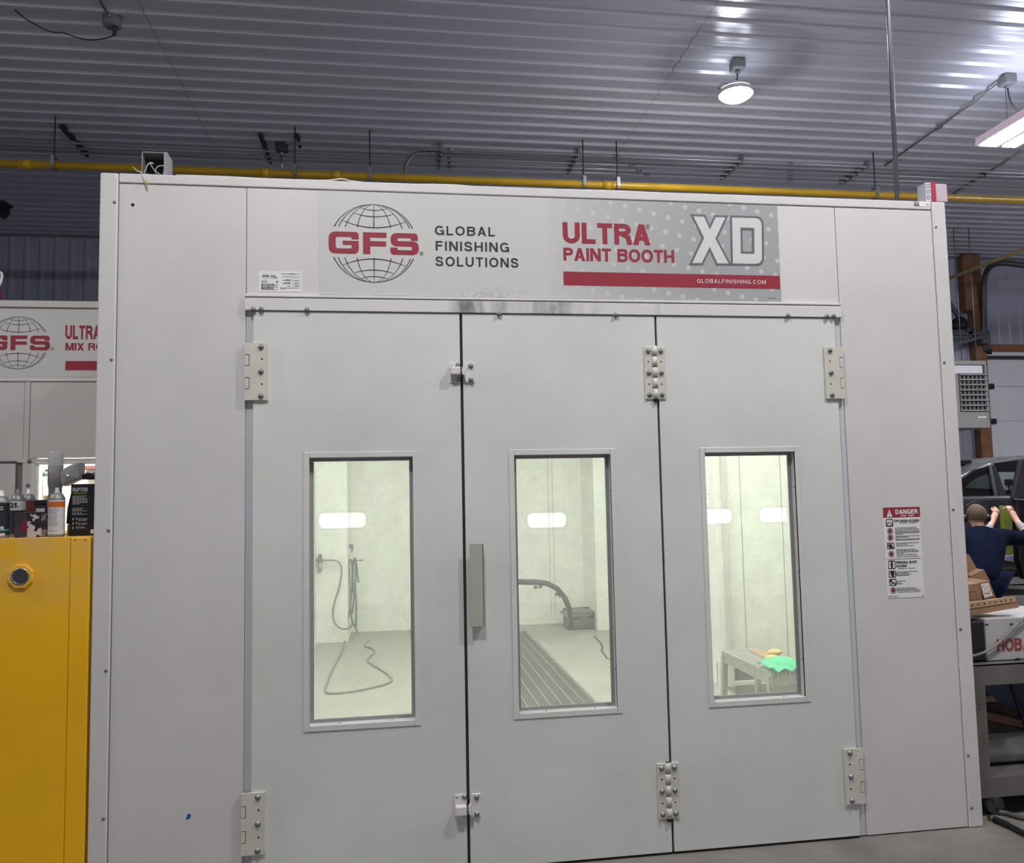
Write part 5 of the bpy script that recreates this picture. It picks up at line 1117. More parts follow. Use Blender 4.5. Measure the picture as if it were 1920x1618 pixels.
# ------------------------------------------------------------------ inside the booth: loose things
GRATE = mat('grate_dark', (78, 80, 79), 0.6, noise=(30, 0.15)); GRATEL = mat('grate_line', (170, 172, 164), 0.5)
gx0_, gx1_, gy0, gy1 = 1.72, 2.955, 2.0, 6.35
m = MB().box(gx0_, gx1_, gy0, gy1, 0.0, 0.012)
for k in range(13): m.box(gx1_-0.075-0.0955*k-0.003, gx1_-0.075-0.0955*k+0.003, gy0, gy1, 0.011, 0.016, 1)
g = at(m, ((gx0_+gx1_)/2, gy0, 0)).build('floor_grate', [GRATE, GRATEL]); tag(g, 'dark floor grate with pale lines running into the booth', 'grate')
MB().box(gx1_-0.012, gx1_+0.03, gy0, gy1+0.03, 0.0, 0.010).box(gx0_, gx1_+0.03, gy1, gy1+0.03, 0.0, 0.010).build('grate_rim', GALV, g)

# car bumper strip standing in the crate
BY = 5.75
bp = [W(*p, y=BY) for p in [(935, 1093), (972, 1091), (1010, 1092), (1026, 1094), (1045, 1104), (1060, 1122), (1068, 1142), (1071, 1160), (1071, 1175)]]
BUMP = mat('bumper_dark', (40, 42, 46), 0.4, noise=(10, 0.2))
rows = []
for i, p_ in enumerate(bp):
    d_ = (bp[min(i+1, len(bp)-1)]-bp[max(i-1, 0)]).normalized(); n_ = Vector((-d_.z, 0, d_.x)); wdt = 0.052 if i < 6 else 0.05
    rows.append([(p_+n_*a_+Vector((0, b_, 0))) for a_, b_ in ((wdt*0.55, 0.06), (wdt*0.62, 0.0), (wdt*0.35, -0.03), (-wdt*0.35, -0.035), (-wdt*0.6, -0.01), (-wdt*0.55, 0.06))])
fl_ = at(MB().grid(rows, 0, True, True), (bp[4].x, BY, 0)).build('bumper_strip', BUMP); tag(fl_, 'dark curved car bumper strip behind the middle door window', 'bumper')
for px_, py_ in ((1004, 1101), (1013, 1100), (1044, 1114), (1051, 1117)):
    q = W(px_, py_, y=BY); MB().box(q.x-0.02, q.x+0.02, BY-0.03, BY+0.0, q.z-0.018, q.z+0.018, 0, 0.004).box(q.x-0.006, q.x+0.006, BY-0.032, BY-0.028, q.z-0.012, q.z-0.002, 1).build('bracket', [BUMP, PAPER], fl_)
q = W(972, 1108, y=BY-0.05)
P1('hanging_rag', at(MB().prism([(q.x-0.09, q.z+0.05), (q.x+0.03, q.z+0.05), (q.x+0.04, q.z+0.02), (q.x+0.01, q.z-0.06), (q.x+0.02, q.z-0.10), (q.x-0.02, q.z-0.09), (q.x-0.09, q.z-0.02)], BY-0.075, BY-0.045, 0, 0.008), (q.x, BY, q.z)), PAPER, 'white rag hanging from the left end of the bumper strip', 'rag')
# stand that carries the hidden end of the strip
sx_ = bp[0].x+0.02
t = thing('prop_stand', (sx_, BY, 0), 'thin stand carrying the left end of the bumper strip', 'stand')
MB().cyl((sx_, BY+0.03, 0.02), (sx_, BY+0.03, bp[0].z-0.03), 0.014).build('upright', GALV, t); MB().cyl((sx_-0.2, BY+0.03, 0.015), (sx_+0.2, BY+0.03, 0.015), 0.014).cyl((sx_, BY-0.2, 0.014), (sx_, BY+0.25, 0.014), 0.013).build('foot', GALV, t)
# crates
a = W(1066, 1182, z=0); b = W(1119, 1180, z=0); zt = W(1090, 1145, y=a.y).z
CRATE = mat('crate_grey', (92, 94, 94), 0.6, noise=(9, 0.3))
t = thing('open_crate', ((a.x+b.x)/2, a.y+0.15, 0), 'dark open crate on the booth floor under the bumper strip', 'crate')
x0, x1, y0 = a.x, b.x, a.y
MB().box(x0, x1, y0, y0+0.012, 0, zt-0.02).box(x0, x1, y0+0.3, y0+0.312, 0, zt).box(x0, x0+0.012, y0, y0+0.31, 0, zt-0.01).box(x1-0.012, x1, y0, y0+0.31, 0, zt-0.01).box(x0, x1, y0, y0+0.31, 0, 0.012).build('body', CRATE, t)
m = MB(); rw = []
random.seed(11)
for i in range(7):
    rw.append([(x0-0.05+(x1-x0+0.07)*i/6, y0-0.015+0.33*j/5, zt-0.015+random.uniform(-0.012, 0.03)-(0.05 if i in (0, 6) or j in (0,) else 0)) for j in range(6)])
m.grid(rw, 0); m.build('plastic_liner', mat('liner_film', (120, 124, 122), 0.25), t)
MB().box(x0+0.07, x0+0.14, y0-0.002, y0+0.004, zt*0.55, zt*0.72).box(x1-0.10, x1-0.03, y0-0.002, y0+0.004, zt*0.62, zt*0.78).build('hand_hole', HOLE, t)
a = W(1123, 1179, z=0); b = W(1152, 1178, z=0); zt2 = W(1130, 1135.5, y=a.y).z
t = thing('pale_crate', ((a.x+b.x)/2, a.y+0.12, 0), 'pale boxed crate with a dark diagonal strap in the right column corner', 'crate')
x0, x1 = a.x, min(b.x+0.02, IX1-0.01); y0 = a.y-0.06
MB().box(x0, x1, y0, y0+0.14, 0, zt2, 0, 0.006).build('body', mat('crate_pale', (150, 150, 142), 0.6, noise=(5, 0.12)), t)
MB().prism([(x0+0.05, zt2*0.42), (x0+0.062, zt2*0.40), (x0+0.135, zt2*0.78), (x0+0.122, zt2*0.80)], y0-0.006, y0+0.001, 0).build('strap', INK, t)

# slatted step bench with things on it
BZ = 0.50
A0, A1, B0, B1 = W(1353.5, 1219.5, z=BZ), W(1421, 1214.5, z=BZ), W(1448, 1263, z=BZ), W(1500, 1258, z=BZ)
t = thing('step_bench', ((A0.x+B1.x)/2, (A0.y+B1.y)/2, 0), 'grey slatted metal work bench behind the right door window', 'bench')
BENCH = mat('bench_steel', (166, 168, 164), 0.5, 0.3, noise=(25, 0.15))
def bl(u, v, z): p_ = A0.lerp(A1, v).lerp(B0.lerp(B1, v), u); return Vector((p_.x, p_.y, z))
def slab(mb, u0, u1, v0, v1, z0, z1, m=0):
    q_ = [bl(u0, v0, 0), bl(u1, v0, 0), bl(u1, v1, 0), bl(u0, v1, 0)]; mb.prism([(p_.x, p_.y) for p_ in q_], z0, z1, m, 0.0015, 'xy', seg=1)
m = MB()
for k in range(7): slab(m, 0, 1, 0.0+k*0.143, 0.0+k*0.143+0.115, BZ-0.02, BZ)
m.build('slatted_top', BENCH, t)
for (u0, u1, v0, v1) in ((0, 1, 0, 0.03), (0, 1, 0.97, 1.0), (0, 0.03, 0.03, 0.97), (0.97, 1, 0.03, 0.97)):
    m = MB(); slab(m, u0, u1, v0, v1, BZ-0.085, BZ-0.021); m.build('apron', BENCH, t)
for (u, v) in ((0.03, 0.04), (0.03, 0.94), (0.94, 0.04), (0.94, 0.94)):
    p_ = bl(u, v, 0); c_ = bl(0.5, 0.5, 0); o_ = (p_-c_)*0.10; MB().box(-0.02, 0.02, -0.02, 0.02, 0, 1, 0).xform(Matrix(((1, 0, -o_.x, p_.x+o_.x), (0, 1, -o_.y, p_.y+o_.y), (0, 0, BZ-0.03, 0), (0, 0, 0, 1)))).build('leg', BENCH, t)
m = MB(); q_ = [bl(0.1, 0.62, 0), bl(0.62, 0.66, 0), bl(0.70, 0.98, 0), bl(0.12, 0.98, 0)]
P1('cardboard_sheet', at(m.prism([(p_.x, p_.y) for p_ in q_], BZ+0.0005, BZ+0.010, 0, 0.001, 'xy', seg=1), bl(0.4, 0.8, BZ)), CARD2, 'pale cardboard sheet lying at the back of the metal bench', 'cardboard')
for k, (px_, py_, lb) in enumerate(((1448, 1235, 'yellow sponge nearer the green cloth on the metal bench'), (1453, 1224, 'yellow sponge farther back on the metal bench'))):
    q = W(px_, py_, z=BZ+0.02); m = MB(); m.ball((q.x, q.y, BZ+0.024), 0.045, 0, (1.25, 0.9, 0.55), 14)
    P1('sponge', at(m, (q.x, q.y, BZ)), mat('sponge_yellow', (226, 204, 130), 0.9, bump=(60, 0.6, 0.01)), lb, 'sponge', 'sponges on the bench')
random.seed(5); q = W(1473, 1248, z=BZ+0.03)
rows = []
for i in range(15):
    row = []
    for j in range(12):
        u, v = i/14*2-1, j/11*2-1; x = q.x+u*0.135+0.01*math.sin(5*v); y = q.y+v*0.16
        z = BZ+0.006+0.035*max(0, 1-(u*u*0.9+v*v*0.8))+0.034*abs(math.sin(4.2*u+2.6*v+0.6))*(1-0.5*u*u)+0.022*abs(math.sin(5.5*v-3.4*u+1.1))
        row.append((x, y, max(BZ+0.002, z)))
    rows.append(row)
o = at(MB().grid(rows, 0), (q.x, q.y, BZ)).build('green_cloth', mat('cloth_green', (92, 208, 160), 0.8)); tag(o, 'crumpled bright green cloth on the metal bench', 'cloth')
sm = o.modifiers.new('thick', 'SOLIDIFY'); sm.thickness = 0.004; sm.offset = 1; sb = o.modifiers.new('soft', 'SUBSURF'); sb.levels = 1; sb.render_levels = 1

# air regulator, hoses and hook in the left corner
HOSE = mat('hose_grey', (128, 129, 124), 0.5); HOSEB = mat('hose_bluegrey', (104, 110, 118), 0.5)
RY = 6.14; q = W(600, 1053, y=RY)
t = thing('air_regulator', (q.x, RY, q.z), 'air regulator with a looping hose on the left corner column', 'air regulator')
MB().cyl((q.x, RY, q.z-0.01), (q.x, RY, q.z+0.05), 0.030).cyl((q.x, RY, q.z+0.05), (q.x, RY, q.z+0.09), 0.020).box(q.x-0.02, q.x+0.02, RY, 6.198, q.z-0.02, q.z+0.03).cyl((q.x-0.06, RY, q.z+0.015), (q.x+0.09, RY, q.z+0.015), 0.010).build('regulator_body', mat('regulator_grey', (118, 122, 122), 0.4, 0.4), t)
MB().cyl((q.x, RY, q.z-0.01), (q.x, RY, q.z-0.11), 0.027, 0, 16, 0.022).cyl((q.x, RY, q.z-0.11), (q.x, RY, q.z-0.14), 0.008).build('filter_bowl', mat('bowl_pale', (168, 172, 160), 0.25), t)
hp = [W(*p_, y=RY-0.02) for p_ in ((607, 1051), (622, 1050), (634, 1053), (640, 1064), (640, 1078), (635, 1105), (627, 1130), (624, 1152), (629, 1170), (642, 1179), (655, 1177), (663, 1168))]
MB().tube(hp, 0.011, 0, 8, 4).build('hose', HOSE, t)
HY = 6.34; hx = W(660, 1051, y=HY)
t = thing('hose_hook', (hx.x, HY, hx.z), 'wall hook bar with grey hoses hanging in the left booth corner', 'hose hook')
cxx = W(652, 1150, y=6.2).x
MB().cyl((cxx-0.0, HY, hx.z), (W(681, 1051, y=HY).x, HY, hx.z), 0.009).build('bar', GALV, t)
for k, (pp, rr, mm) in enumerate((([(655, 1060), (657, 1048), (660, 1060), (660, 1100), (657, 1140), (661, 1165), (668, 1180), (671, 1187)], 0.011, HOSE), ([(661, 1110), (662, 1070), (664, 1048), (667, 1058), (666, 1100), (668, 1130), (667, 1175)], 0.011, HOSEB), ([(660, 1150), (664, 1118), (661, 1080), (664, 1047), (668, 1056), (670, 1075), (672, 1092)], 0.012, HOSEB), ([(655, 1062), (656, 1100), (656, 1140), (651, 1170), (648, 1190), (646, 1206)], 0.010, HOSE))):
    MB().tube([W(p_[0], p_[1], y=HY-0.01*k) for p_ in pp], rr, 0, 8, 4).build('hanging_hose', mm, t)
q = W(658, 1028, y=HY)
t = thing('spray_gun', (q.x, HY, q.z), 'small spray gun hung above the hose hook', 'spray gun')
MB().prism([(q.x-0.02, q.z+0.05), (q.x+0.03, q.z+0.05), (q.x+0.03, q.z-0.01), (q.x+0.02, q.z-0.05), (q.x+0.004, q.z-0.05), (q.x-0.0, q.z-0.01), (q.x-0.02, q.z)], HY-0.015, HY+0.015, 0, 0.004).build('body', HOSEB, t); MB().cyl((q.x, HY, q.z+0.03), (cxx, HY, q.z+0.03), 0.006).build('hook', GALV, t)
fp_ = [W(*p_, z=0.012) for p_ in ((648, 1200), (643, 1218), (634, 1236), (620, 1262), (611, 1285), (611, 1296), (622, 1300), (650, 1298), (690, 1291), (722, 1283), (735, 1275), (724, 1262), (703, 1249), (690, 1240), (693, 1232), (702, 1224), (698, 1216), (684, 1211), (692, 1200))]
P1('floor_hose', at(MB().tube(fp_, 0.011, 0, 8, 4), (fp_[6].x, fp_[6].y, 0)), HOSE, 'grey hose looped on the booth floor behind the left door window', 'hose')

# ------------------------------------------------------------------ right side: heater
HYF = 8.0
a, b = W(1785, 676, y=HYF), W(1857, 802, y=HYF); hx1, hz0, hz1 = b.x, b.z, a.z; hx0 = hx1-1.25
HG = mat('heater_grey', (140, 140, 140), 0.45, noise=(3, 0.05)); HD = mat('heater_dark', (40, 40, 43), 0.6)
t = thing('unit_heater', ((hx0+hx1)/2, HYF+0.4, hz0), 'grey louvred unit heater hanging right of the booth', 'heater')
zt_ = W(1820, 684, y=HYF).z; zw = W(1820, 700, y=HYF).z; zg = W(1825, 772, y=HYF).z
MB().box(hx0, hx1, HYF+0.06, HYF+0.8, hz0, hz1, 0, 0.01).box(hx0, hx1, HYF, HYF+0.06, zt_, hz1, 0, 0.006).box(hx0, hx1, HYF, HYF+0.06, hz0, zg, 0, 0.006).box(hx1-0.03, hx1, HYF, HYF+0.06, zg, zt_).box(hx0, hx0+0.03, HYF, HYF+0.06, zg, zt_).build('casing', HG, t)
MB().box(hx0+0.03, hx1-0.03, HYF+0.045, HYF+0.062, zg, zt_).build('grille_back', HD, t)
MB().box(hx0+0.03, W(1842, 690, y=HYF).x, HYF+0.0, HYF+0.05, zw, zt_-0.01, 0, 0.004).build('white_panel', mat('heater_white', (216, 216, 226), 0.4), t)
gl, gr_ = W(1800, 740, y=HYF).x, W(1850, 740, y=HYF).x
for k in range(8):
    z = zg+0.02+(zw-zg-0.04)*k/7; MB().box(gl, gr_+0.02, HYF-0.02, HYF+0.03, z-0.012, z+0.012, 0, 0.003).build('louvre', HG, t)
for k in range(7):
    x = gl+0.03+(gr_-gl-0.03)*k/6; MB().box(x-0.02, x+0.012, HYF+0.005, HYF+0.035, zg+0.02, zw-0.02).build('vane', mat('vane_grey', (108, 108, 110), 0.5), t)
MB().box(gl-0.09, gl-0.02, HYF-0.01, HYF+0.03, zg, zw).build('side_strip', HG, t)
q = W(1843, 782, y=HYF); MB().box(q.x-0.09, q.x+0.06, HYF-0.003, HYF+0.001, q.z-0.012, q.z+0.012).build('name_strip', PAPER, t)
for px_ in (1803, 1831):
    x = W(px_, 670, y=HYF+0.3).x; MB().cyl((x, HYF+0.3, hz1-0.01), (x, HYF+0.3, HC-0.001), 0.008, 0, 8).build('hanger_rod', GALV, t)
# steel wall bracket behind the heater
BKY = 9.5; DK2 = mat('bracket_steel', (82, 84, 90), 0.5, 0.3)
t = thing('wall_bracket', (pw, BKY, 4.2), 'dark steel triangle bracket on the wooden post above the heater', 'bracket')
def br(a_, b_, w_, nm):
    p_, q_ = W(*a_, y=BKY), W(*b_, y=BKY); d_ = (q_-p_); n_ = Vector((-d_.z, 0, d_.x)).normalized()*w_/2
    MB().prism([((p_+n_).x, (p_+n_).z), ((q_+n_).x, (q_+n_).z), ((q_-n_).x, (q_-n_).z), ((p_-n_).x, (p_-n_).z)], BKY, BKY+0.06).build(nm, DK2, t)
br((1778, 562), (1822, 626), 0.07, 'brace'); br((1774, 624), (1846, 625), 0.07, 'arm'); br((1774, 650), (1846, 630), 0.07, 'brace'); br((1774, 632), (1822, 632), 0.06, 'arm')
MB().box(pw+0.0, pw+0.18, BKY+0.02, 9.681, 4.35, 4.6).build('mounting_plate', DK2, t)
q = W(1792, 606, y=BKY)
P1('dark_dome', at(MB().ball((q.x, BKY-0.1, q.z), 0.13, 0, (1, 1, 0.75)).cyl((q.x, BKY-0.1, q.z-0.12), (q.x, BKY-0.1, q.z+0.0), 0.14).cyl((q.x, BKY-0.1, q.z), (q.x, BKY+0.03, q.z-0.1), 0.03), (q.x, BKY, q.z)), BLACK, 'dark round fixture under the steel bracket', 'fixture')  # dark camera-like dome, gives no light
a_, b_ = W(1783, 484, y=9.0), W(1829, 458, y=9.0)

# ------------------------------------------------------------------ car on a lift
CY = 4.05
CARP = mat('car_graphite', (58, 58, 64), 0.28, 0.35, coat=0.6); CARB = mat('car_black', (14, 15, 18), 0.35); CGL = mat('car_glass', (52, 58, 58), 0.08, 0.0, spec=0.8)
def cp(px_, py_, y=CY): p_ = W(px_, py_, y=y); return (p_.x, p_.z)
bz = cp(1850, 930)[1]
car = thing('car', (8.3, 4.95, 0.62), 'dark grey car raised on a lift behind the working person', 'car')
body = [(5.75, 1.18), (5.78, 1.42), (5.95, 1.56), (6.5, bz+0.005), (8.0, bz), (10.2, bz-0.01), (10.75, 1.46), (10.95, 1.25), (10.95, 0.86), (10.4, 0.80), (6.2, 0.80), (5.8, 0.90)]
MB().prism(body, CY, CY+1.80, 0, 0.05, seg=3).build('body', CARP, car)
r1, r2, r3 = cp(1803, 889, CY+0.25), cp(1855, 866, CY+0.25), cp(1925, 853, CY+0.25)
roof = [(6.55, bz-0.01), (6.95, r1[1]-0.14), r1, r2, r3, (9.2, r3[1]), (9.8, r3[1]-0.12), (10.5, bz-0.01)]
MB().prism(roof, CY+0.22, CY+1.58, 0, 0.05, seg=3).build('roof', mat('car_roof_silver', (84, 86, 92), 0.3, 0.4, coat=0.5), car)
SY = CY+0.20
MB().prism([cp(*p_, SY) for p_ in ((1775, 932), (1803, 897), (1830, 880), (1853, 874), (1866, 931))], SY-0.01, SY+0.06, 0, 0.004).build('window_surround', CARB, car)
MB().prism([cp(*p_, SY-0.012) for p_ in ((1811, 915), (1822, 902), (1832, 896), (1853, 888), (1862, 917))], SY-0.016, SY-0.005).build('window_glass', CGL, car)
MB().prism([cp(*p_, SY) for p_ in ((1866, 868), (1925, 860), (1925, 934), (1884, 934))], SY-0.012, SY+0.06, 0, 0.004).build('window_surround', CARB, car)
MB().prism([cp(*p_, SY-0.014) for p_ in ((1870, 885), (1902, 885), (1896, 919), (1880, 919))], SY-0.018, SY-0.008).build('window_glass', mat('car_glass_pale', (112, 118, 116), 0.1), car)
MB().prism([cp(*p_, SY-0.02) for p_ in ((1853, 873), (1864, 872), (1886, 934), (1866, 934))], SY-0.045, SY+0.02, 0, 0.006).build('pillar', CARP, car)
MB().prism([cp(*p_, SY-0.02) for p_ in ((1851, 874), (1855, 874), (1866, 931), (1862, 931))], SY-0.058, SY-0.03, 0, 0.002).build('chrome_trim', GALV, car)
q = cp(1891, 904, SY-0.02); m = MB().box(q[0]-0.05, q[0]+0.05, SY-0.035, SY-0.016, q[1]-0.032, q[1]+0.034, 0, 0.012).box(q[0]-0.005, q[0]+0.005, SY-0.03, SY-0.018, q[1]-0.12, q[1]-0.03); m.build('headrest', CARB, car)
MB().prism([cp(*p_, CY-0.28) for p_ in ((1911, 862), (1945, 861), (1945, 934), (1896, 934))], CY-0.31, CY-0.26, 0, 0.008).build('open_door_frame', CARP, car)
MB().prism([cp(*p_, CY-0.28) for p_ in ((1900, 934), (1945, 935), (1945, 1090), (1915, 1085), (1905, 1050))], CY-0.34, CY-0.24, 0, 0.015).build('open_door', CARB, car)
MB().prism([cp(*p_, CY-0.34) for p_ in ((1901, 934), (1945, 935.5), (1945, 939), (1901, 937))], CY-0.352, CY-0.335, 0, 0.002).build('chrome_trim', mat('chrome', (220, 222, 226), 0.12, 1.0), car)
MB().prism(rpoly([cp(*p_, CY-0.03)+(0.015,) for p_ in ((1877, 948), (1894, 950), (1906, 1043), (1884, 1040))]), CY-0.045, CY+0.01, 0, 0.004).build('yellow_green_panel', mat('panel_lime', (128, 140, 58), 0.5), car)
MB().prism([cp(*p_, CY-0.05) for p_ in ((1902, 1000), (1912, 1003), (1914, 1046), (1905, 1054), (1886, 1051), (1884, 1042), (1902, 1040))], CY-0.07, CY-0.03, 0, 0.006).build('lamp_glow_border', mat('glow_lilac', (158, 156, 186), 0.35), car)  # lamp glow on the car, put in as a pale lilac piece
MB().prism([cp(*p_, CY-0.02) for p_ in ((1884, 1098), (1945, 1099), (1945, 1106), (1890, 1104))], CY-0.05, CY+0.02, 0, 0.006).build('sill_trim', mat('sill_grey', (120, 120, 122), 0.4), car)
MB().box(r2[0]-0.9, r2[0]+0.02, CY+0.55, CY+0.85, r2[1]-0.015, r2[1]+0.035, 0, 0.01).build('spoiler', CARB, car)
for (x, y) in ((6.75, CY+0.02), (6.75, CY+1.56), (9.75, CY+0.02), (9.75, CY+1.56)):
    w_ = MB().lathe([(0.20, 0.0), (0.31, 0.01), (0.335, 0.05), (0.335, 0.17), (0.31, 0.21), (0.20, 0.22)], (x, y, 0.958), 0, 32, (0, 1, 0)).build('wheel', BLACK, car)
    MB().lathe([(0, 0.03), (0.06, 0.02), (0.19, 0.03), (0.21, 0.01), (0.21, 0.21), (0, 0.2)], (x, y, 0.958), 0, 24, (0, 1, 0)).build('rim', GALV, w_)
t = thing('car_lift', (8.3, 4.95, 0), 'low dark car lift under the raised grey car', 'lift')
for y in (CY-0.03, CY+1.50):
    MB().box(5.9, 10.9, y, y+0.36, 0.55, 0.622, 0, 0.01).build('runway', DKSTEEL, t)
for x in (6.3, 10.3):
    for y in (CY+0.1, CY+1.60): MB().box(x-0.07, x+0.07, y-0.0, y+0.14, 0.0, 0.552, 0, 0.008).build('post', DKSTEEL, t)

# ------------------------------------------------------------------ the person at work on the car
def skin(name, chains, m_, parent=None, base=None, levels=2, root=0):
    """one continuous surface grown round joints: chains of (point, radius) that share joints by equal points"""
    me = bpy.data.meshes.new(name); V = []; R = []; Ed = []
    def vid(p_, r_):
        for i, q_ in enumerate(V):
            if (q_-p_).length < 1e-4: return i
        V.append(p_); R.append(r_); return len(V)-1
    for ch in chains:
        ids = [vid(Vector(p_), r_) for p_, r_ in ch]
        Ed += [(ids[i], ids[i+1]) for i in range(len(ids)-1)]
    me.from_pydata(V, Ed, []); o = bpy.data.objects.new('tmp', me); COL.objects.link(o)
    sk = o.modifiers.new('skin', 'SKIN'); sk.use_smooth_shade = True
    for i, r_ in enumerate(R):
        rr = r_ if isinstance(r_, tuple) else (r_, r_); me.skin_vertices[0].data[i].radius = rr
        me.skin_vertices[0].data[i].use_root = (i == root)
    ss = o.modifiers.new('sub', 'SUBSURF'); ss.levels = levels; ss.render_levels = levels
    dg = bpy.context.evaluated_depsgraph_get(); dg.update(); me2 = bpy.data.meshes.new_from_object(o.evaluated_get(dg)); bpy.data.objects.remove(o)
    b_ = WORLD[parent] if parent is not None else Vector(base)
    me2.transform(Matrix.Translation(-b_)); me2.name = name
    o2 = bpy.data.objects.new(name, me2); COL.objects.link(o2); WORLD[o2] = b_
    if parent is not None: o2.parent = parent
    else: o2.location = b_
    me2.materials.clear(); me2.materials.append(m_)
    for p_ in me2.polygons: p_.use_smooth = True
    return o2
SKIN = mat('skin', (206, 158, 138), 0.55, noise=(25, 0.06)); NAVY = mat('navy_cloth', (14, 20, 38), 0.95, noise=(6, 0.25), bump=(14, 0.5, 0.02), spec=0.05); GREYC = mat('sleeve_grey', (142, 142, 142), 0.85, noise=(60, 0.12)); HAIR = mat('hair_brown', (84, 66, 52), 0.8, noise=(50, 0.3), bump=(70, 0.8, 0.01))
PB = W(1840, 1100, y=3.12); gx_, gy_ = PB.x, PB.y
hd = W(1829, 969, y=3.42); nk = W(1838, 994, y=3.37); cb_ = W(1838, 1003, y=3.32); ch_ = W(1840, 1024, y=3.26); sp_ = W(1842, 1058, y=3.18); pe = Vector((PB.x, PB.y, 0.86))
sR = W(1879, 1006, y=3.36); eR = W(1934, 1012, y=3.52); wR = W(1906, 976, y=3.72); kR = W(1896, 957, y=3.79)
sL = W(1803, 1008, y=3.42); eL = W(1836, 1022, y=3.68); wL = W(1859, 982, y=3.86); kL = W(1867, 961, y=3.90)
hipR = pe+Vector((0.10, 0.0, -0.04)); hipL = pe+Vector((-0.10, 0, -0.04)); knR = Vector((pe.x+0.13, pe.y+0.16, 0.46)); knL = Vector((pe.x-0.13, pe.y+0.18, 0.46)); anR = Vector((pe.x+0.14, pe.y+0.02, 0.09)); anL = Vector((pe.x-0.14, pe.y+0.02, 0.09)); toR = anR+Vector((0.03, 0.17, -0.05)); toL = anL+Vector((-0.03, 0.17, -0.05))
up_ = Vector((0, 0, 1))
base = (pe.x, pe.y, 0)
person = skin('person', [[(pe, 0.10), (sp_, 0.105), (ch_, 0.105), (cb_, 0.07), (nk, 0.056), (hd-up_*0.045, 0.070), (hd+up_*0.015, 0.088), (hd+up_*0.075, 0.068)],
    [(ch_, 0.105), (sR, 0.055), (eR, 0.044), (wR, 0.030), (kR, 0.036)], [(ch_, 0.105), (sL, 0.055), (eL, 0.044), (wL, 0.030), (kL, 0.036)],
    [(pe, 0.10), (hipR, 0.075), (knR, 0.058), (anR, 0.042), (toR, 0.038)], [(pe, 0.10), (hipL, 0.075), (knL, 0.058), (anL, 0.042), (toL, 0.038)]], SKIN, None, base)
tag(person, 'person in navy work clothes and ear defenders, seen from behind, reaching up to the car', 'person')
fd = Vector((0.25, 0.95, 0.12)).normalized()          # the way the face looks
rt = fd.cross(up_).normalized()
m = MB(); m.ball(hd+fd*0.112-up_*0.015, 0.018, 0, (0.8, 1.0, 1.3), 10); m.build('nose', SKIN, person)
for s_ in (-1, 1):
    MB().ball(hd+fd*0.085+rt*s_*0.032+up_*0.015, 0.012, 0, (1, 1, 1), 10).build('eye', PAPER, person)
    MB().ball(hd+rt*s_*0.084-fd*0.01-up_*0.01, 0.028, 0, (0.4, 0.75, 1.15), 12).build('ear', SKIN, person)
MB().ball(hd+fd*0.092-up_*0.055, 0.02, 0, (1.2, 0.4, 0.35), 10).build('mouth', mat('lip', (150, 88, 82), 0.5), person)
m = MB(); t_ = bmesh.new(); bmesh.ops.create_uvsphere(t_, u_segments=28, v_segments=18, radius=1.0)
mxh = Matrix.Translation(hd+up_*0.024-fd*0.012) @ Matrix((( rt.x*0.098, fd.x*0.106, 0, 0), (rt.y*0.098, fd.y*0.106, 0, 0), (0, 0, 0.108, 0), (0, 0, 0, 1)))
bmesh.ops.delete(t_, geom=[v for v in t_.verts if (v.co.y > 0.35 and v.co.z < 0.45) or v.co.z < -0.62 or (v.co.y > -0.25 and v.co.z < -0.15 and abs(v.co.x) > 0.5)], context='VERTS')
tmp_to(m.bm, t_, 0, True, mxh); m.build('hair', HAIR, person)
jk = 1.0
skin('jacket', [[(pe-up_*0.12, 0.175), (pe+up_*0.04, 0.175), (sp_, 0.172), (ch_, 0.175), (cb_+up_*0.006, 0.125), (nk-up_*0.022, 0.078)], [(ch_, 0.175), (sR, 0.095), (eR.lerp(sR, 0.1), 0.066), (wR.lerp(eR, 0.55), 0.055)], [(ch_, 0.175), (sL, 0.095), (eL, 0.064), (wL.lerp(eL, 0.55), 0.054)]], NAVY, person)
skin('trousers', [[(pe+up_*0.03, 0.168), (hipR, 0.118), (knR, 0.082), (anR+up_*0.04, 0.066)], [(pe+up_*0.03, 0.168), (hipL, 0.118), (knL, 0.082), (anL+up_*0.04, 0.066)]], NAVY, person)
for a_, b_ in ((eR, wR), (eL, wL)): skin('sleeve', [[(b_.lerp(a_, 0.62), 0.046), (b_.lerp(a_, 0.3), 0.042), (b_.lerp(a_, 0.06), 0.037)]], GREYC, person, levels=1)
for a_, t2 in ((anR, toR), (anL, toL)): skin('boot', [[(a_+up_*0.05, 0.055), (a_-up_*0.025, 0.056), (a_.lerp(t2, 0.6)-up_*0.01, 0.05), (t2, 0.042)]], BLACK, person, levels=1)
def hand(k_, w_, side, curl):
    d_ = (k_-w_).normalized(); sd = d_.cross(Vector((0, 1, 0))).normalized()*side; fw = sd.cross(d_).normalized()
    if fw.y < 0: fw = -fw
    pc = k_+d_*0.012
    for i, ln in enumerate((0.066, 0.074, 0.070, 0.056)):
        r0 = pc+sd*(0.026-0.0175*i)+d_*0.018; p1 = r0+d_*ln*0.42+fw*ln*0.10; p2 = p1+d_*ln*0.10*(1-curl)+fw*ln*0.42; p3 = p2-d_*ln*0.22*curl+fw*ln*0.14
        skin('finger', [[(r0-d_*0.02, 0.0095), (p1, 0.009), (p2, 0.0085), (p3, 0.0075)]], SKIN, person, levels=1)
    t0 = k_+sd*0.026-d_*0.012; t1 = t0+sd*0.022+d_*0.026+fw*0.012; t2 = t1+d_*0.022+fw*0.024-sd*0.01
    skin('thumb', [[(t0, 0.0115), (t1, 0.0105), (t2, 0.0085)]], SKIN, person, levels=1)
    MB().ball(k_+d_*0.008, 0.040, 0, (1, 0.62, 1.05), 14).build('palm', SKIN, person)
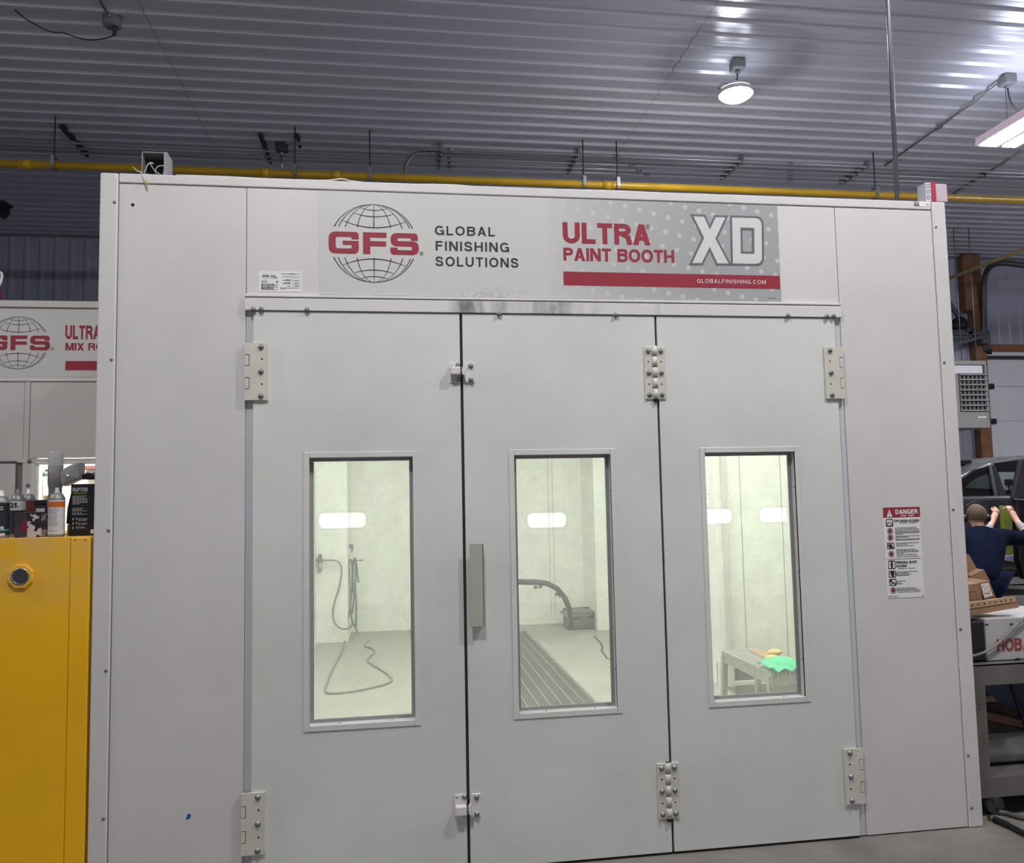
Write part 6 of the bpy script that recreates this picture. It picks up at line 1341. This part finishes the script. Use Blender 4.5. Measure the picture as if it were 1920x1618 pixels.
hand(kR, wR, -1, 0.8); hand(kL, wL, 1, 0.9)
ed = MB(); ec = hd+rt*0.100-up_*0.012-fd*0.005
q_ = rt.to_track_quat('Z', 'Y')
def cup(s_):
    c_ = hd+rt*s_*0.090-up_*0.012-fd*0.005; m_ = MB(); m_.lathe([(0, 0), (0.036, 0), (0.040, 0.008), (0.040, 0.026), (0.032, 0.040), (0, 0.044)], c_, 0, 20, rt*s_); return m_
e0 = cup(1).build('ear_defender', CARB, person); cup(-1).build('ear_defender', CARB, person)
MB().lathe([(0, 0.0445), (0.018, 0.0445), (0.022, 0.040)], hd+rt*0.090-up_*0.012-fd*0.005, 0, 18, rt).build('cup_disc', GALV, e0)
MB().tube([hd+rt*0.112*math.cos(a_*PI/10)+up_*(0.145*math.sin(a_*PI/10)+0.0)-fd*0.006 for a_ in range(0, 11)], 0.008, 0, 8, 2).build('headband', CARB, person)
MB().tube([hd+rt*0.118-up_*0.0, hd+rt*0.135+up_*0.05+fd*0.03, hd+rt*0.125+up_*0.10+fd*0.05], 0.0035, 0, 6, 4).build('antenna', CARB, person)
q = kR+(kR-wR).normalized()*0.03
P1('hand_tool', at(MB().cyl(q+Vector((-0.07, 0.03, -0.01)), q+Vector((0.06, 0.03, 0.012)), 0.006).cyl(q+Vector((-0.10, 0.03, -0.017)), q+Vector((-0.07, 0.03, -0.01)), 0.004), q), GALV, 'small metal hand tool held in the right hand at the car', 'tool')

# ------------------------------------------------------------------ cart, welder and boxes right of the booth
KX0, KX1, KY0, KY1 = 4.372, 5.35, 0.085, 0.60
KT1, KT0 = W(1850, 1245, y=KY0).z, W(1850, 1285, y=KY0).z; KS1, KS0 = W(1880, 1455, y=KY0).z, W(1880, 1494, y=KY0).z
KM = mat('cart_steel', (112, 108, 106), 0.55, 0.35, noise=(5, 0.15)); KPX = W(1849, 1350, y=KY0).x+0.004
t = thing('welding_cart', ((KX0+KX1)/2, (KY0+KY1)/2, 0), 'grey steel cart with caster beside the right booth post', 'cart')
MB().box(KX0, KX1, KY0, KY1, KT1-0.012, KT1, 0, 0.002).box(KX0, KX1, KY0, KY0+0.006, KT0, KT1-0.002).box(KX0, KX1, KY1-0.006, KY1, KT0, KT1-0.002).build('top_shelf', KM, t)
MB().box(KX0, KX1, KY0, KY1, KS1-0.03, KS1-0.018).box(KX0, KX1, KY0-0.002, KY0+0.006, KS0, KS1, 0, 0.002).box(KX0, KX1, KY1-0.006, KY1, KS0, KS1).build('bottom_shelf', KM, t)
for x0 in (KX0, KX1-0.07):
    for y0, y1 in ((KY0-0.003, KY0+0.003), (KY1-0.003, KY1+0.003)):
        m = MB().box(x0, x0+(KPX-KX0), y0, y1, KS0+0.04, KT0+0.02).box(x0, x0+0.006, min(y0, KY0), max(y1, KY0+0.05) if y0 < 0.3 else y1, KS0+0.04, KT0+0.02)
        if y0 < 0.3:
            for z in (0.56, 0.585, 0.61): m.cyl((x0+0.025, y0-0.001, z), (x0+0.025, y0+0.001, z), 0.004, 1, 8)
        m.build('post', [KM, HOLE], t)
q = W(1863, 1517, y=KY0+0.05)
for (x, y) in ((q.x, KY0+0.05), (KX1-0.08, KY0+0.05), (q.x, KY1-0.06), (KX1-0.08, KY1-0.06)):
    cs = MB().box(x-0.02, x+0.02, y-0.022, y+0.022, KS0+0.0, KS1-0.03).prism([(x-0.028, KS0), (x+0.012, KS0), (x+0.012, 0.045), (x+0.0, 0.04)], y-0.023, y-0.018).prism([(x-0.028, KS0), (x+0.012, KS0), (x+0.012, 0.045), (x+0.0, 0.04)], y+0.018, y+0.023).build('caster', KM, t)
    MB().lathe([(0, -0.014), (0.02, -0.014), (0.022, -0.010), (0.038, -0.010), (0.0495, -0.014), (0.0505, 0.0), (0.0495, 0.014), (0.038, 0.010), (0, 0.014)], (x+0.004, y, 0.0506), 0, 28, (0, 1, 0)).build('caster_wheel', mat('wheel_grey', (96, 96, 98), 0.5), cs)
# welder
WZ1 = W(1870, 1159, y=0.13).z; WY0 = 0.13; wxb = W(1849, 1200, y=WY0).x
t = thing('welder', ((KX0+5.3)/2, 0.32, KT1), 'pale grey welding machine with red lettering on the cart', 'welder')
WG = mat('welder_grey', (176, 174, 172), 0.5, noise=(6, 0.08))
MB().box(wxb, 5.28, WY0, 0.50, KT1+0.003, WZ1, 0, 0.006).build('housing', WG, t)
MB().box(KX0+0.012, wxb-0.001, WY0+0.004, 0.496, KT1+0.003, WZ1-0.012, 0, 0.012, 3).build('end_cap', mat('endcap_black', (26, 26, 28), 0.5), t)
A_, B_, = W(1868, 1198, y=WY0), W(1868, 1222, y=WY0); m = MB(); text(m, 'HOBART', A_.x, A_.x+(A_.z-B_.z)*4.4, B_.z, A_.z, WY0-0.0015, 0, 0.21, 0.07); m.build('red_lettering', mat('faded_red', (142, 66, 64), 0.5), t)
q = W(1908, 1238, y=WY0); MB().box(q.x-0.013, q.x+0.013, WY0-0.006, WY0+0.01, q.z-0.012, q.z+0.012, 0, 0.002).build('latch', BLACK, t)
for px_, py_ in ((1850, 1171), (1896, 1170)):
    q = W(px_, py_, y=WY0); MB().box(q.x-0.008, q.x+0.008, WY0-0.002, WY0+0.002, q.z-0.004, q.z+0.004).build('fastener', DKSTEEL, t)
hp = [W(*p_, y=0.11) for p_ in ((1815, 1230), (1827, 1229), (1850, 1221), (1872, 1206), (1892, 1186), (1908, 1170), (1922, 1157))]
hp += [Vector((hp[-1].x+0.08, 0.16, WZ1+0.012)), Vector((hp[-1].x+0.2, 0.3, WZ1+0.012))]
P1('welding_cable', at(MB().tube(hp, 0.0075, 0, 8, 5), hp[4]), mat('cable_grey', (128, 126, 124), 0.5), 'grey cable hanging across the front of the welder', 'cable')
# boxes on the welder
def pbox(name, px_pts, y, depth, m_, label, lift=0.0, cat='box', group=None):
    P_ = [W(*p_, y=y) for p_ in px_pts]; o = at(MB().prism([(p_.x, p_.z) for p_ in P_], y, y+depth, 0, 0.0015, seg=1), (P_[0].x, y, WZ1)).build(name, m_); return tag(o, label, cat, group)
o = pbox('long_box', ((1806, 1134), (1903, 1123), (1911, 1139), (1806, 1156.5)), 0.16, 0.075, CARD, 'long pale carton with printed symbols across the top of the welder', group='cartons on the welder')
pl = MB(); top_ = [W(1806, 1134, y=0.16), W(1903, 1123, y=0.16)]
P_ = [W(*p_, y=0.158) for p_ in ((1806, 1132), (1903, 1118), (1904, 1128), (1806, 1143))]
MB().prism([(p_.x, p_.z) for p_ in P_], 0.156, 0.161).build('pale_tape_band', CARD2, o)
m = MB()
for k, (u, w_) in enumerate(((0.05, 1), (0.16, 0), (0.28, 2), (0.40, 1), (0.5, 0), (0.61, 2), (0.72, 1), (0.80, 0), (0.91, 1))):
    a_ = P_[0].lerp(P_[1], u); b_ = P_[3].lerp(P_[2], u); c_ = a_.lerp(b_, 0.5)
    if w_ == 0: m.ribbon([(c_.x, c_.z-0.009), (c_.x+0.002, c_.z+0.009)], 0.003, 0.1550); m.ribbon([(c_.x+0.005, c_.z-0.007), (c_.x+0.007, c_.z+0.006)], 0.002, 0.1550)
    elif w_ == 1: flat(m, [[(c_.x-0.005, c_.z-0.004), (c_.x+0.006, c_.z-0.006), (c_.x+0.003, c_.z+0.007), (c_.x-0.003, c_.z+0.003)]], 0.1550)
    else: m.ribbon([(c_.x-0.009, c_.z+0.005), (c_.x-0.001, c_.z-0.004), (c_.x+0.009, c_.z+0.006)], 0.004, 0.1550)
m.build('printed_symbols', INK, o)
o = pbox('open_carton', ((1808, 1097), (1838, 1092.5), (1846, 1140), (1808, 1146)), 0.27, 0.16, CARD, 'brown carton with a white shipping label behind the long carton', group='cartons on the welder')
P_ = [W(*p_, y=0.268) for p_ in ((1838, 1092), (1854.5, 1088.5), (1868, 1122), (1846, 1127))]
MB().prism([(p_.x, p_.z) for p_ in P_], 0.266, 0.43, 0, 0.0015, seg=1).build('side_flap', mat('cardboard_dark', (140, 106, 78), 0.8, noise=(4, 0.08)), o)
P_ = [W(*p_, y=0.264) for p_ in ((1838.5, 1095), (1853.5, 1092.5), (1861.5, 1117), (1846, 1121.5))]
MB().prism([(p_.x, p_.z) for p_ in P_], 0.2635, 0.2665).build('shipping_label', PAPER, o)
m = MB()
for u, v, r_ in ((0.2, 0.2, 0.005), (0.3, 0.45, 0.004), (0.25, 0.7, 0.006), (0.6, 0.75, 0.007), (0.75, 0.6, 0.004), (0.6, 0.3, 0.004)):
    c_ = P_[0].lerp(P_[1], u).lerp(P_[3].lerp(P_[2], u), v); m.ribbon([(c_.x-r_, c_.z-r_*0.4), (c_.x+r_, c_.z+r_*0.5)], r_*0.6, 0.2625)
m.build('label_print', INK, o)
P_ = [W(*p_, y=0.269) for p_ in ((1818, 1110), (1830, 1108.5), (1832, 1124), (1819, 1126))]; m = MB()
m.ribbon([(p_.x, p_.z) for p_ in P_+[P_[0]]], 0.0025, 0.2685); m.build('printed_frame', mat('print_brown', (96, 70, 52), 0.7), o)
o = pbox('carton', ((1820, 1079), (1845, 1067.5), (1857, 1090), (1850, 1125), (1826, 1130)), 0.44, 0.06, mat('cardboard_mid', (150, 114, 84), 0.8, noise=(4, 0.08)), 'tilted brown carton leaning behind the labelled carton', group='cartons on the welder')
o = pbox('cardboard_flap', ((1806, 1042), (1817, 1039.5), (1834, 1070), (1814, 1083), (1812, 1140), (1806, 1140)), 0.51, 0.03, CARD, 'tall cardboard piece standing against the booth edge behind the cartons', group='cartons on the welder')
# on the lower shelf
SZ = KS1-0.018
P_ = W(1890, 1418, y=0.33); r_ = 0.098
o = at(MB().lathe([(0, 0), (0.05, 0.004), (0.09, 0.03), (r_, 0.08), (r_, 0.80), (0.07, 0.87), (0.03, 0.90), (0, 0.90)], (KX0+0.015, 0.34, SZ+r_), 0, 32, (1, 0, 0)), (4.7, 0.34, SZ)).build('gas_cylinder', mat('cylinder_grey', (142, 142, 142), 0.5, noise=(7, 0.22))); tag(o, 'grey gas cylinder lying on the bottom shelf of the cart', 'gas cylinder')
def plank(px_pts, y, d_, m_, label, nm='plank'):
    Q_ = [W(*p_, y=y) for p_ in px_pts]; o_ = at(MB().prism([(p_.x, p_.z) for p_ in Q_], y, y+d_, 0, 0.003, seg=1), (Q_[0].x, y, Q_[-1].z)).build(nm, m_); return tag(o_, label, 'wood', 'wood offcuts on the cart')
WD = mat('wood_dark', (64, 54, 46), 0.8, noise=(9, 0.3)); WO = mat('wood_olive', (52, 48, 36), 0.8, noise=(9, 0.25)); WBn = mat('wood_brown', (110, 80, 58), 0.75, noise=(8, 0.2)); WPl = mat('wood_pale', (150, 136, 112), 0.75, noise=(8, 0.15))
yb = 0.28
plank(((1838, 1354), (1860, 1351), (1940, 1372), (1940, 1400), (1842, 1392)), yb, 0.14, WO, 'dark olive timber lowest in the pile on the cart')
plank(((1838, 1332), (1850, 1334), (1940, 1357), (1940, 1370), (1850, 1350), (1838, 1348)), yb-0.02, 0.10, WBn, 'brown plank slanting down to the right on the cart')
plank(((1838, 1320), (1862, 1317), (1905, 1330), (1905, 1346), (1880, 1343), (1838, 1334)), yb+0.06, 0.10, WD, 'dark timber block above the slanting plank')
plank(((1838, 1308), (1860, 1304), (1871, 1314), (1862, 1317), (1838, 1320)), yb+0.07, 0.08, WPl, 'pale wood scrap on top of the timber pile')
plank(((1838, 1386), (1864, 1384), (1864, 1394), (1838, 1398)), yb-0.03, 0.06, WPl, 'short pale block under the timber by the cart post')
# a prop block that carries the timber
P_ = W(1846, 1392, y=yb+0.1)
for x in (KX0+0.06, KX1-0.3): tag(at(MB().box(x, x+0.05, KY1-0.10, KY1-0.02, SZ, P_.z+0.06, 0, 0.003), (x, KY1-0.06, SZ)).build('wood_block', WD), 'dark wood block standing behind the gas cylinder on the cart', 'wood', 'upright blocks behind the cylinder')
P1('blue_panel', at(MB().box(KX0+0.02, KX1-0.05, KY1+0.006, KY1+0.016, 0.0, KT0+0.09), (4.8, KY1+0.01, 0)), mat('panel_blue', (92, 104, 124), 0.6, noise=(4, 0.1)), 'blue-grey panel standing behind the cart', 'panel')
hp = [W(*p_, y=0.2) for p_ in ((1893, 1276), (1898, 1290), (1908, 1320), (1922, 1360), (1930, 1400))]
P1('black_hose', at(MB().tube(hp, 0.010, 0, 8, 3), hp[0]), BLACK, 'black hose hanging down inside the cart frame', 'hose')
# hoses on the floor
hp = [W(*p_, z=0.016) for p_ in ((1853, 1531), (1870, 1538), (1892, 1548), (1925, 1565), (1980, 1590))]
t = thing('torch_hose', hp[0], 'black hose with brass end and spring on the floor by the caster', 'hose')
MB().tube(hp[1:], 0.014, 0, 10, 3).build('hose', BLACK, t); MB().cyl(hp[0], hp[0].lerp(hp[1], 0.7), 0.010).build('brass_fitting', mat('brass', (140, 112, 52), 0.35, 0.8), t)
m = MB(); a_, b_ = hp[0].lerp(hp[1], 0.7), hp[2]
for k in range(10): m.cyl(a_.lerp(b_, k/10), a_.lerp(b_, k/10+0.05), 0.0165)
m.build('spring_sleeve', DKSTEEL, t)
hp = [W(*p_, z=0.014) for p_ in ((1872, 1523), (1885, 1524), (1905, 1530), (1930, 1536), (1970, 1548))]
P1('grey_hose', at(MB().tube(hp, 0.013, 0, 8, 3), hp[0]), mat('hose_dull', (86, 86, 86), 0.55), 'grey hose lying under the cart behind the black one', 'hose')
